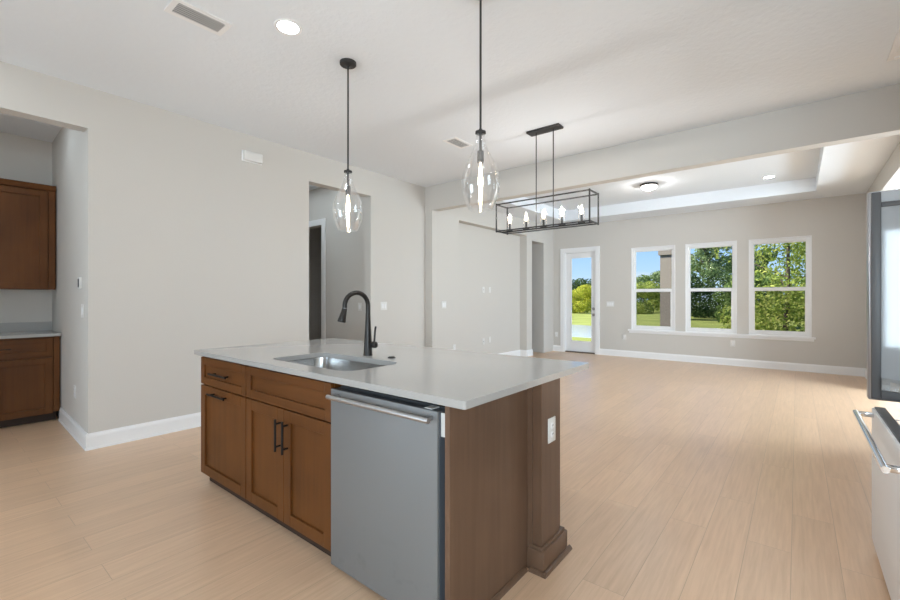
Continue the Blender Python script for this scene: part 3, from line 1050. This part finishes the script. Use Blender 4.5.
do = shaker('door', M_CAB, 0.006, 0.435, 0.088, 0.664, 0.0, t, xf=F)
bar_pull((XP, 0.405, 0.46), (XP, 0.405, 0.64), (1, 0, 0), do, inset=0.025)
t = thing('base_cabinet', 'brown pantry base cabinet on the left, away from the return wall', 'cabinet', (-6.3, -0.43, 0))
box('carcass', M_CAB, -6.60, XP - 0.021, -0.86, -0.001, 0.10, IT, t)
box('toe_kick', M_CABIN, -6.60, XP - 0.085, -0.86, -0.001, 0.0, 0.10, t)
shaker('drawer', M_CABY, -0.855, -0.004, 0.687, 0.866, 0.0, t, rail=0.05, xf=F)
shaker('door', M_CAB, -0.855, -0.004, 0.088, 0.664, 0.0, t, xf=F)
m = MB()
m.prism([(-6.618, -0.88), (XP + 0.035, -0.88), (XP + 0.035, 0.926), (-6.618, 0.945)], IT + 0.0005, 0.914)
o = m.build('pantry_countertop', M_QUARTZ)
tag(o, 'white quartz worktop with low backsplash on the pantry cabinets', 'countertop')
box('backsplash', M_QUARTZ, -6.6185, -6.600, -0.88, 0.945, 0.914, 1.012, o)
XU = -6.27
F2 = face_x(XU)
t = thing('wall_cabinet', 'brown pantry wall cabinet with crown trim hung beside the return wall', 'cabinet', (-6.44, 0.43, 1.372))
box('carcass', M_CAB, -6.619, XU - 0.021, 0.0, 0.915, 1.372, 2.44, t)
box('filler', M_CAB, XU - 0.021, XU - 0.004, 0.872, 0.928, 1.372, 2.44, t)
shaker('door', M_CAB, 0.437, 0.866, 1.376, 2.424, 0.0, t, xf=F2)
shaker('door', M_CAB, 0.006, 0.433, 1.376, 2.424, 0.0, t, xf=F2)
m = MB()
m.sweep([(0, 0), (-0.004, 0), (-0.012, 0.014), (-0.022, 0.036), (-0.03, 0.046), (-0.03, 0.054), (0.30, 0.054), (0.30, 0.0)], (XU, 0.0, 2.436), (XU, 0.929, 2.436))
m.build('crown_moulding', M_CABY, t)
t = thing('wall_cabinet', 'brown pantry wall cabinet on the left, away from the return wall', 'cabinet', (-6.44, -0.43, 1.372))
box('carcass', M_CAB, -6.619, XU - 0.021, -0.86, -0.001, 1.372, 2.44, t)
shaker('door', M_CAB, -0.855, -0.004, 1.376, 2.424, 0.0, t, xf=F2)

# ------------------------------------------------------------------ refrigerator, door open and freezer drawer out
t = thing('refrigerator', 'stainless steel refrigerator in the right wall recess, one door open and freezer drawer pulled out', 'refrigerator', (1.1, 2.57, 0))
RY0, RY1 = 2.06, 3.10
m = MB()
m.box(0.80, 1.60, RY0, RY0 + 0.04, 0.03, 1.84); m.box(0.80, 1.60, RY1 - 0.04, RY1, 0.03, 1.84)
m.box(0.80, 1.60, RY0, RY1, 1.80, 1.84); m.box(0.80, 1.60, RY0, RY1, 0.0, 0.06)
m.box(1.56, 1.60, RY0, RY1, 0.03, 1.84); m.box(0.82, 1.60, RY0, RY1, 0.72, 0.76)
m.build('cabinet', plain('grey_fridge_cabinet', (0.20, 0.20, 0.21), rough=0.4), t)
m = MB()
m.box(0.84, 1.56, RY0 + 0.04, RY0 + 0.05, 0.76, 1.80); m.box(0.84, 1.56, RY1 - 0.05, RY1 - 0.04, 0.76, 1.80)
m.box(1.54, 1.56, RY0 + 0.04, RY1 - 0.04, 0.76, 1.80); m.box(0.84, 1.56, RY0 + 0.05, RY1 - 0.05, 0.76, 0.772)
m.build('liner', M_LINER, t)
for z in (1.05, 1.33, 1.58):
    box('shelf', M_CLEAR, 0.88, 1.53, RY0 + 0.052, RY1 - 0.052, z, z + 0.008, t)
# closed near door
m = MB()
m.box(0.735, 0.797, RY0, (RY0 + RY1) / 2 - 0.003, 0.745, 1.835, 0.006, 2)
nd = m.build('door', M_STEEL_FR, t, smooth=40)
m = MB()
m.tube([(0.69, 2.53, 0.90), (0.69, 2.53, 1.60)], 0.012, 14)
for z in (0.93, 1.57):
    m.tube([(0.69, 2.53, z), (0.74, 2.53, z)], 0.010, 10)
m.build('handle', M_CHROME, nd, smooth=40)
# open far door, swung square to the cabinet
DY = 3.05
m = MB()
m.box(0.284, 0.797, DY + 0.012, DY + 0.075, 0.760, 1.823, 0.007, 3)
fd = m.build('door', M_EDGE, t, smooth=40)
m = MB()
fz0, fz1, fx0, fx1 = 0.768, 1.815, 0.294, 0.785
for (x0, x1, z0, z1) in ((fx0, fx0 + 0.036, fz0, fz1), (fx1 - 0.027, fx1, fz0, fz1), (fx0 + 0.036, fx1 - 0.027, fz0, fz0 + 0.045), (fx0 + 0.036, fx1 - 0.027, fz1 - 0.075, fz1 - 0.052)):
    m.box(x0, x1, DY - 0.006, DY + 0.013, z0, z1, 0.003, 2)
m.build('gasket', M_GASKET, fd, smooth=40)
m = MB()
m.box(fx0, fx0 + 0.03, DY + 0.004, DY + 0.013, fz1 - 0.05, fz1)
m.box(fx0 + 0.03, fx1, DY + 0.002, DY + 0.013, fz1 - 0.05, fz1)
m.build('door_rail', plain('grey_door_cap', (0.34, 0.34, 0.345), rough=0.5), fd)
m = MB()
m.box(fx0 + 0.036, fx1 - 0.027, DY + 0.005, DY + 0.0125, fz0 + 0.045, fz1 - 0.075)
m.build('liner', M_LINER, fd)
for z in (0.822,):
    m = MB()
    pts = [(fx0 + 0.03, DY + 0.004), (fx0 + 0.034, DY - 0.035), (fx0 + 0.06, DY - 0.062), ((fx0 + fx1) / 2, DY - 0.072), (fx1 - 0.06, DY - 0.062), (fx1 - 0.034, DY - 0.035), (fx1 - 0.03, DY + 0.004)]
    for a, c in zip(pts, pts[1:]):
        m.prism([a, c, (c[0], c[1] + 0.004), (a[0], a[1] + 0.004)], z, z + (0.10 if z > 0.9 else 0.06))
    m.prism(pts, z, z + 0.005)
    m.build('door_bin', M_CLEAR, fd)
m = MB()
m.tube([(0.36, DY + 0.125, 0.90), (0.36, DY + 0.125, 1.70)], 0.012, 14)
for z in (0.93, 1.67):
    m.tube([(0.36, DY + 0.125, z), (0.36, DY + 0.07, z)], 0.010, 10)
m.build('handle', M_CHROME, fd, smooth=40)
# freezer drawer pulled out
DXF = 0.30
m = MB()
m.box(DXF, DXF + 0.055, RY0, RY1, 0.035, 0.715, 0.006, 2)
dw = m.build('freezer_drawer', M_STEEL_FR, t, smooth=40)
m = MB()
m.box(DXF + 0.01, DXF + 0.05, RY0 + 0.012, RY1 - 0.012, 0.713, 0.722, 0.002, 1)
m.build('gasket', M_GASKET, dw)
m = MB()
m.box(DXF + 0.055, 0.80, RY0 + 0.05, RY0 + 0.058, 0.12, 0.62); m.box(DXF + 0.055, 0.80, RY1 - 0.058, RY1 - 0.05, 0.12, 0.62)
m.box(DXF + 0.055, 0.80, RY0 + 0.05, RY1 - 0.05, 0.112, 0.12); m.box(0.79, 0.80, RY0 + 0.05, RY1 - 0.05, 0.12, 0.62)
m.build('bin', M_LINER, dw)
m = MB()
for z in (0.68, 0.62, 0.56):
    m.tube([(DXF + 0.075, RY0 + 0.08, z), (0.78, RY0 + 0.08, z), (0.78, RY1 - 0.08, z), (DXF + 0.075, RY1 - 0.08, z), (DXF + 0.075, RY0 + 0.08, z)], 0.003, 6)
m.build('wire_basket', M_WHITE, dw, smooth=40)
m = MB()
hx, hz = 0.236, 0.690
m.tube([(hx, 2.085, hz), (hx, 3.045, hz)], 0.0125, 16)
for y in (2.11, 3.02):
    m.box(hx, DXF + 0.002, y - 0.012, y + 0.012, hz - 0.011, hz + 0.011, 0.003, 2)
m.build('handle', M_CHROME, dw, smooth=40)
m = MB()
m.box(0.36, 0.42, RY0 + 0.06, RY0 + 0.10, 0.0, 0.112)
m.build('drawer_runner', M_GASKET, dw)
m = MB()
m.box(0.36, 0.42, RY1 - 0.10, RY1 - 0.06, 0.0, 0.112)
m.build('drawer_runner', M_GASKET, dw)

def lamp(t, loc, power, color=(0.98, 0.97, 0.95), r=0.008):
    ld = bpy.data.lights.new('bulb_light', 'POINT')
    ld.energy = power
    ld.color = color
    ld.shadow_soft_size = r
    lo = bpy.data.objects.new('bulb_light', ld)
    COL.objects.link(lo)
    lo.parent = t
    lo.matrix_parent_inverse = Matrix.Translation(-t.location)
    lo.location = loc
# ------------------------------------------------------------------ pendants
def pendant(x, y, label):
    t = thing('pendant_light', label, 'pendant light', (x, y, ZK), 'glass pendants over the island')
    m = MB()
    m.lathe([(0.0, -0.030), (0.012, -0.030), (0.020, -0.024), (0.058, -0.022), (0.061, -0.018), (0.061, 0.0), (0.0, 0.0)], c=(x, y, ZK), seg=32)
    m.build('canopy', M_FIX, t, smooth=35)
    m = MB()
    m.tube([(x, y, ZK - 0.025), (x, y, 2.235)], 0.0065, 12)
    m.build('rod', M_FIX, t, smooth=40)
    m = MB()
    m.lathe([(0.0, 2.252), (0.010, 2.252), (0.012, 2.240), (0.030, 2.238), (0.031, 2.226), (0.014, 2.222), (0.0075, 2.214), (0.0075, 2.128),
             (0.019, 2.124), (0.0195, 2.060), (0.0165, 2.056), (0.0, 2.056)], c=(x, y, 0), seg=24)
    m.build('socket', M_FIX, t, smooth=35)
    m = MB()
    m.lathe([(0.0, 1.905), (0.010, 1.909), (0.021, 1.925), (0.0265, 1.950), (0.024, 1.985), (0.016, 2.020), (0.013, 2.058)], c=(x, y, 0), seg=24)
    m.build('bulb', M_PEND, t, smooth=60)
    m = MB()
    for k in range(6):
        a = 2 * PI * k / 6
        ca, sa = math.cos(a), math.sin(a)
        m.tube([(x + 0.006 * ca, y + 0.006 * sa, 2.03), (x + 0.013 * ca, y + 0.013 * sa, 1.935)], 0.0022, 6)
    m.tube([(x, y, 2.055), (x, y, 2.02)], 0.004, 6)
    m.build('filament', emit('glowing_filament', (1.0, 0.80, 0.52), 28.0), t)
    prof = [(0.0245, 2.234), (0.026, 2.20), (0.031, 2.165), (0.046, 2.125), (0.068, 2.085), (0.089, 2.040), (0.104, 1.995), (0.1115, 1.955), (0.112, 1.925),
            (0.107, 1.885), (0.096, 1.845), (0.080, 1.810), (0.066, 1.787)]
    m = MB()
    m.lathe(prof, c=(x, y, 0), seg=48)
    inner = [(r - 0.0022, z) for r, z in prof]
    m.lathe(inner, c=(x, y, 0), seg=48)
    m.lathe([prof[-1], inner[-1]], c=(x, y, 0), seg=48)
    m.build('glass_shade', M_PEND, t, smooth=60)
    lamp(t, (x, y, 1.891), 10.0)
pendant(-2.631, 2.030, 'clear glass pendant lamp hanging over the sink end of the island')
pendant(-1.416, 2.030, 'clear glass pendant lamp hanging over the dishwasher end of the island')

# ------------------------------------------------------------------ linear chandelier
cx, cy = -2.062, 4.13
t = thing('chandelier', 'black rectangular cage chandelier with five candle lights, beyond the island', 'chandelier', (cx, cy, ZK))
box('canopy', M_FIX, cx - 0.185, cx + 0.185, cy - 0.062, cy + 0.062, ZK - 0.024, ZK, t, bev=0.006)
for x in (cx - 0.098, cx + 0.098):
    m = MB()
    m.tube([(x, cy, ZK - 0.02), (x, cy, 2.02)], 0.0055, 10)
    m.build('rod', M_FIX, t, smooth=40)
x0, x1, y0, y1, z0, z1 = cx - 0.525, cx + 0.525, cy - 0.115, cy + 0.115, 2.018, 2.312
g = 0.0062
m = MB()
for y in (y0, y1):
    for z in (z0, z1):
        m.box(x0, x1, y - g, y + g, z - g, z + g)
for x in (x0, x1):
    for z in (z0, z1):
        m.box(x - g, x + g, y0, y1, z - g, z + g)
    for y in (y0, y1):
        m.box(x - g, x + g, y - g, y + g, z0 - 0.012, z1 + 0.012)
m.box(x0, x1, cy - 0.014, cy + 0.014, z0 - g, z0 + g)
m.build('cage', M_FIX, t)
for k in range(5):
    x = cx - 0.012 + (k - 2) * 0.206
    m = MB()
    m.lathe([(0.0, 2.024), (0.034, 2.024), (0.036, 2.030), (0.014, 2.036), (0.0115, 2.040), (0.0115, 2.112), (0.0, 2.112)], c=(x, cy, 0), seg=20)
    cd = m.build('candle', M_FIX, t, smooth=35)
    m = MB()
    m.lathe([(0.0085, 2.110), (0.0165, 2.130), (0.0175, 2.148), (0.0125, 2.172), (0.005, 2.195), (0.0, 2.207)], c=(x, cy, 0), seg=16)
    m.build('bulb', M_BULB, cd, smooth=60)
    m = MB()
    m.lathe([(0.0335, 2.031), (0.0335, 2.215)], c=(x, cy, 0), seg=32)
    m.build('glass_shade', M_PEND, cd, smooth=60)
    lamp(t, (x, cy, 2.217), 2.2)

# ------------------------------------------------------------------ recessed lights
def downlight(x, y, z, label, shown=True, s=1.0):
    t = thing('recessed_light', label, 'ceiling light', (x, y, z), 'recessed ceiling lights')
    m = MB()
    m.lathe([(0.088, 0.0), (0.086, -0.006), (0.066, -0.004), (0.066, 0.0)], c=(x, y, z), seg=36)
    m.build('trim_ring', M_TRIM, t, smooth=40)
    m = MB()
    m.lathe([(0.0, -0.0035), (0.066, -0.0035)], c=(x, y, z), seg=36)
    o = m.build('diffuser', M_CAN, t)
    for p in o.data.polygons:
        pass
    return t
downlight(-2.593, 1.518, ZK, 'round recessed ceiling light above the sink end of the island, next to the vent')
downlight(-0.346, 8.475, ZT, 'round recessed light in the tray ceiling near the far right corner')
for (x, y, z, lab) in (  # unseen fill lights added for brightness, except one pantry and one hall light
    (-2.593, -0.9, ZK, 'added round recessed fill light over the kitchen floor before the pantry'),
    (-0.7, -1.0, ZK, 'added round recessed fill light behind the island on the near side'),
    (-0.5, 1.518, ZK, 'added round recessed fill light above the dishwasher end of the island'),
    (-4.15, 0.1, ZK, 'added round recessed fill light outside the pantry opening'),
    (-0.346, 6.05, ZT, 'added round recessed fill light in the tray ceiling by the near right corner'),
    (0.30, 2.60, ZK, 'added round recessed fill light above the floor in front of the refrigerator'),
    (-3.0, 5.30, ZS, 'added round recessed fill light just behind the beam on the left'),
    (-0.8, 5.30, ZS, 'added round recessed fill light just behind the beam on the right'),
    (-1.95, 6.05, ZT, 'added round recessed fill light in the tray ceiling above the near middle'),
    (-3.6, 6.05, ZT, 'added round recessed fill light in the tray ceiling by the near left corner'),
    (-5.45, 0.52, ZK, 'round recessed light in the pantry ceiling'),
    (-5.35, 3.72, ZK, 'round recessed light in the hall ceiling near the opening'),
    (-5.40, 3.22, ZK, 'added round recessed fill light in the hall ceiling away from the closet'),
    (-6.6, 3.45, ZK, 'added round recessed fill light deep in the hall ceiling'),
    (-5.15, 0.05, ZK, 'added round recessed fill light in the pantry ceiling nearer the opening'),
    (-6.0, 3.6, ZK, 'added round recessed fill light in the hall ceiling in front of the closet door'),
    (-5.45, -0.75, ZK, 'added round recessed fill light over the left part of the pantry')):
    downlight(x, y, z, lab)

# flush dome light in the tray
t = thing('flush_light', 'small dome ceiling light with dark rim in the living room tray', 'ceiling light', (-1.938, 7.724, ZT))
m = MB()
m.lathe([(0.0, 0.0), (0.125, 0.0), (0.140, -0.010), (0.142, -0.030), (0.128, -0.036), (0.0, -0.036)], c=(-1.938, 7.724, ZT), seg=40)
m.build('pan', M_BRONZE, t, smooth=35)
m = MB()
m.lathe([(0.126, -0.034), (0.122, -0.055), (0.100, -0.083), (0.060, -0.101), (0.0, -0.108)], c=(-1.938, 7.724, ZT), seg=40)
m.build('dome', M_DOME, t, smooth=60)
m = MB()
m.lathe([(0.0, -0.125), (0.007, -0.120), (0.009, -0.112), (0.0, -0.106)], c=(-1.938, 7.724, ZT), seg=14)
m.build('finial', M_BRONZE, t, smooth=60)
lamp(t, (-1.938, 7.724, ZT - 0.125), 13.0, r=0.01)

# ------------------------------------------------------------------ ceiling vents
M_VBACK = plain('dark_vent_throat', (0.02, 0.02, 0.02), rough=0.8)
M_VANE = plain('grey_vent_vanes', (0.5, 0.5, 0.5), rough=0.5)
def vent(x, y, label, hx=0.06, hy=0.135):
    t = thing('ceiling_vent', label, 'vent', (x, y, ZK), 'ceiling air vents')
    m = MB()
    e = 0.032
    for a0, a1, b0, b1 in ((x - hx - e, x - hx, y - hy - e, y + hy + e), (x + hx, x + hx + e, y - hy - e, y + hy + e),
                           (x - hx, x + hx, y - hy - e, y - hy), (x - hx, x + hx, y + hy, y + hy + e)):
        m.box(a0, a1, b0, b1, ZK - 0.006, ZK)
    m.build('frame', M_TRIM, t)
    box('backing', M_VBACK, x - hx, x + hx, y - hy, y + hy, ZK - 0.0016, ZK, t)
    for k in range(6):
        xx = x - hx + (k + 0.5) * (2 * hx / 6)
        m = MB(Matrix.Translation((xx, y, ZK - 0.0065)) @ Matrix.Rotation(math.radians(-14), 4, 'Y'))
        m.box(-0.0047, 0.0047, -hy, hy, -0.0006, 0.0006)
        m.build('vane', M_VANE, t)
vent(-2.942, 1.112, 'white slatted ceiling vent near the recessed light above the sink end')
vent(-3.016, 3.872, 'white slatted ceiling vent by the left wall, nearer the beam')
# larger panel at the right edge of the kitchen ceiling
t = thing('ceiling_hatch', 'white framed square access panel in the kitchen ceiling near the right wall', 'ceiling panel', (0.8, 4.2, ZK))
hx0, hx1, hy0, hy1 = 0.520, 0.860, 3.95, 4.540
m = MB()
for a0, a1, b0, b1 in ((hx0, hx0 + 0.035, hy0, hy1), (hx1 - 0.035, hx1, hy0, hy1), (hx0 + 0.035, hx1 - 0.035, hy0, hy0 + 0.035), (hx0 + 0.035, hx1 - 0.035, hy1 - 0.035, hy1)):
    m.box(a0, a1, b0, b1, ZK - 0.014, ZK, 0.004, 2)
m.build('frame', M_TRIM, t, smooth=40)
box('panel', M_TRIM, hx0 + 0.035, hx1 - 0.035, hy0 + 0.035, hy1 - 0.035, ZK - 0.005, ZK, t)

# ------------------------------------------------------------------ outdoors
GZ = -0.20
struct(MB().box(-110, 110, 10.0, 160, GZ - 0.2, GZ).build('ground', M_GRASS))
m = MB()
pts = [(-13.5, 15.9), (-5.2, 15.6), (-4.4, 17.5), (-6.0, 21.0), (-9.0, 22.6), (-16.0, 22.9), (-17.5, 19)]
m.prism(pts, GZ, GZ + 0.012)
o = m.build('pond', M_WATER)
tag(o, 'pale blue pond crossing the lawn outside the glass door', 'pond')
t = thing('porch_column', 'tan stucco porch column standing outside the left window', 'column', (-2.60, 12.6, GZ))
m = MB()
m.box(-2.835, -2.40, 12.40, 12.80, GZ, 2.42)
m.build('shaft', M_STUCCO, t)
m = MB()
m.box(-2.875, -2.36, 12.36, 12.84, 2.42, 2.56)
m.build('capital', M_STUCCO, t)
m = MB()
m.box(-5.6, -2.2, 12.38, 12.82, 2.72, 3.05)
m.build('porch_beam', M_STUCCO, t)
box('neck', M_STUCCO, -2.835, -2.40, 12.40, 12.80, 2.56, 2.72, t)
struct(box('trim_2', M_CONC, -5.6, -2.2, 9.86, 12.9, GZ, -0.06))

def foliage(name, mat, blobs, n, size, parent):
    """many leaf blades spread through ellipsoid clumps"""
    verts, faces = [], []
    tot = sum(rx * ry * rz for (_, _, _, rx, ry, rz) in blobs)
    for (bx, by, bz, rx, ry, rz) in blobs:
        cnt = max(20, int(n * rx * ry * rz / tot))
        for _ in range(cnt):
            while True:
                p = Vector((random.uniform(-1, 1), random.uniform(-1, 1), random.uniform(-1, 1)))
                if 0.15 < p.length < 1: break
            p = p.normalized() * (p.length ** 0.45)
            c = Vector((bx + p.x * rx, by + p.y * ry, bz + p.z * rz))
            nrm = (p + Vector((random.uniform(-1, 1), random.uniform(-1, 1), random.uniform(-0.6, 1)))).normalized()
            a = nrm.orthogonal().normalized()
            a.rotate(Matrix.Rotation(random.uniform(0, 2 * PI), 3, nrm))
            bvec = nrm.cross(a)
            s = size * random.uniform(0.6, 1.35)
            i = len(verts)
            verts += [c - a * s, c - bvec * s * 0.45, c + a * s, c + bvec * s * 0.45]
            faces.append((i, i + 1, i + 2, i + 3))
    me = bpy.data.meshes.new(name)
    me.from_pydata([tuple(v) for v in verts], [], faces)
    me.materials.append(mat)
    o = bpy.data.objects.new(name, me)
    COL.objects.link(o)
    o.parent = parent
    o.matrix_parent_inverse = Matrix.Translation(-parent.location)
    return o

def tree(name, label, cat, x, y, h, crown_r, mat, n, size, group, trunk=True, lo=0.35, clumps=14, lean=0.0, r0=0.12, flat=0.8):
    t = thing(name, label, cat, (x, y, GZ), group)
    blobs = []
    for k in range(clumps):
        a = random.uniform(0, 2 * PI)
        q = math.sqrt(random.random())
        f = random.uniform(lo, 0.95)
        wdt = crown_r * (0.45 + 0.55 * math.sin(PI * min(1, max(0.08, (f - lo) / (1 - lo) * 0.85 + 0.12))))
        if not trunk:
            wdt = crown_r * min(1.0, 1.3 - 0.75 * f)
        br = crown_r * random.uniform(0.26, 0.46)
        blobs.append((x + math.cos(a) * q * wdt * 0.85, y + math.sin(a) * q * wdt * 0.85, GZ + h * f, br, br, br * flat))
    foliage('foliage', mat, blobs, n, size, t)
    if trunk:
        m = MB()
        P = [(x, y, GZ - 0.05), (x + lean * 0.3 + 0.03, y, GZ + h * 0.3), (x + lean * 0.7 - 0.05, y + 0.05, GZ + h * 0.6), (x + lean, y, GZ + h * 0.9)]
        m.tube(P, [r0, r0 * 0.8, r0 * 0.5, r0 * 0.15], 9)
        for k in range(7):
            f = random.uniform(max(0.25, lo * 0.8), 0.75)
            a = random.uniform(0, 2 * PI)
            p = Vector((x + lean * f, y, GZ + h * f))
            e = p + Vector((math.cos(a) * crown_r * 0.75, math.sin(a) * crown_r * 0.75, h * 0.16))
            m.tube([p, p.lerp(e, 0.5) + Vector((0, 0, -0.05 * h * 0.2)), e], [r0 * 0.42, r0 * 0.28, r0 * 0.10], 6)
        m.build('trunk', M_BARK, t, smooth=60)
    return t
G1, G2 = 'trees beyond the lawn', 'shrubs along the lawn edge'
def on_ray(ratio, y):
    return ratio * y
# (view line, distance, height, crown radius, leaves, amount, leaf size, lowest foliage, clumps, trunk radius, label)
for (q, y, h, r, mt, n, sz, lo, cl, r0, lab) in (
    (-0.018, 17.0, 5.6, 2.05, L_OAK, 17000, 0.058, 0.02, 60, 0.075, 'yellow-green leafy tree close outside the right window'),
    (-0.138, 46.0, 8.2, 2.3, L_GREY, 9000, 0.12, 0.42, 30, 0.15, 'tall dark-trunked tree in the middle window, rising above the hedge'),
    (-0.094, 52.0, 6.4, 2.1, L_DARK, 4500, 0.13, 0.10, 20, 0.12, 'dark green tree at the right of the middle window'),
    (-0.060, 57.5, 8.4, 1.9, L_DARK, 3500, 0.15, 0.35, 16, 0.12, 'dark tree behind the yellow-green one in the right window'),
    (-0.300, 56.0, 4.3, 2.2, L_GREY, 3500, 0.13, 0.2, 16, 0.12, 'grey-green tree at the left edge of the left window'),
    (-0.262, 61.5, 4.3, 2.3, L_MID, 3500, 0.14, 0.2, 16, 0.12, 'mid green tree in the left window behind the shrubs'),
    (-0.236, 67.0, 5.2, 2.3, L_GREY, 3500, 0.14, 0.2, 16, 0.12, 'grey-green tree beside the column in the left window'),
    (-0.425, 62.0, 4.0, 2.7, L_DARK, 2800, 0.16, 0.15, 14, 0.12, 'distant dark tree at the left behind the lime shrubs'),
    (-0.398, 68.0, 5.4, 2.4, L_DARK, 2800, 0.16, 0.15, 14, 0.12, 'taller distant dark tree behind the lime shrubs'),
    (-0.372, 73.0, 4.8, 2.6, L_DARK, 2800, 0.16, 0.15, 14, 0.12, 'distant dark tree at the right behind the lime shrubs')):
    tree('broadleaf_tree', lab, 'tree', on_ray(q, y), y, h, r, mt, n, sz, G1, lo=lo, clumps=cl, r0=r0, lean=0.2 if y < 20 else 0.0)
for (q, y, h, r, mt, lab) in (
    (-0.174, 33.0, 3.1, 1.45, L_DARK, 'dark rounded shrub at the left of the middle window'),
    (-0.140, 36.6, 3.3, 1.6, L_DARK, 'dark rounded shrub under the tall tree in the middle window'),
    (-0.110, 40.4, 3.5, 1.75, L_DARK, 'dark rounded shrub right of the tall trunk in the middle window'),
    (-0.098, 30.0, 2.2, 1.1, L_MID, 'mid green shrub at the right of the middle window'),
    (-0.054, 26.5, 2.7, 1.4, L_MID, 'mid green shrub left of the trunk in the right window'),
    (0.016, 35.5, 3.2, 1.8, L_MID, 'mid green shrub at the right edge of the right window'),
    (-0.287, 42.5, 2.6, 1.7, L_OAK, 'yellow-green shrub at the left of the left window'),
    (-0.258, 47.0, 2.9, 1.9, L_OAK, 'yellow-green shrub in the middle of the left window'),
    (-0.232, 51.5, 3.0, 1.9, L_MID, 'green shrub beside the porch column in the left window'),
    (-0.428, 40.0, 2.2, 1.6, L_LIME, 'lime shrub at the left of the glass door view'),
    (-0.398, 44.5, 2.6, 1.7, L_LIME, 'lime shrub in the centre of the glass door view'),
    (-0.370, 49.0, 2.6, 1.8, L_LIME, 'lime shrub at the right of the glass door view')):
    tree('shrub', lab, 'shrub', on_ray(q, y), y, h, r, mt, 4200, 0.10, G2, trunk=False, lo=0.08, clumps=20)
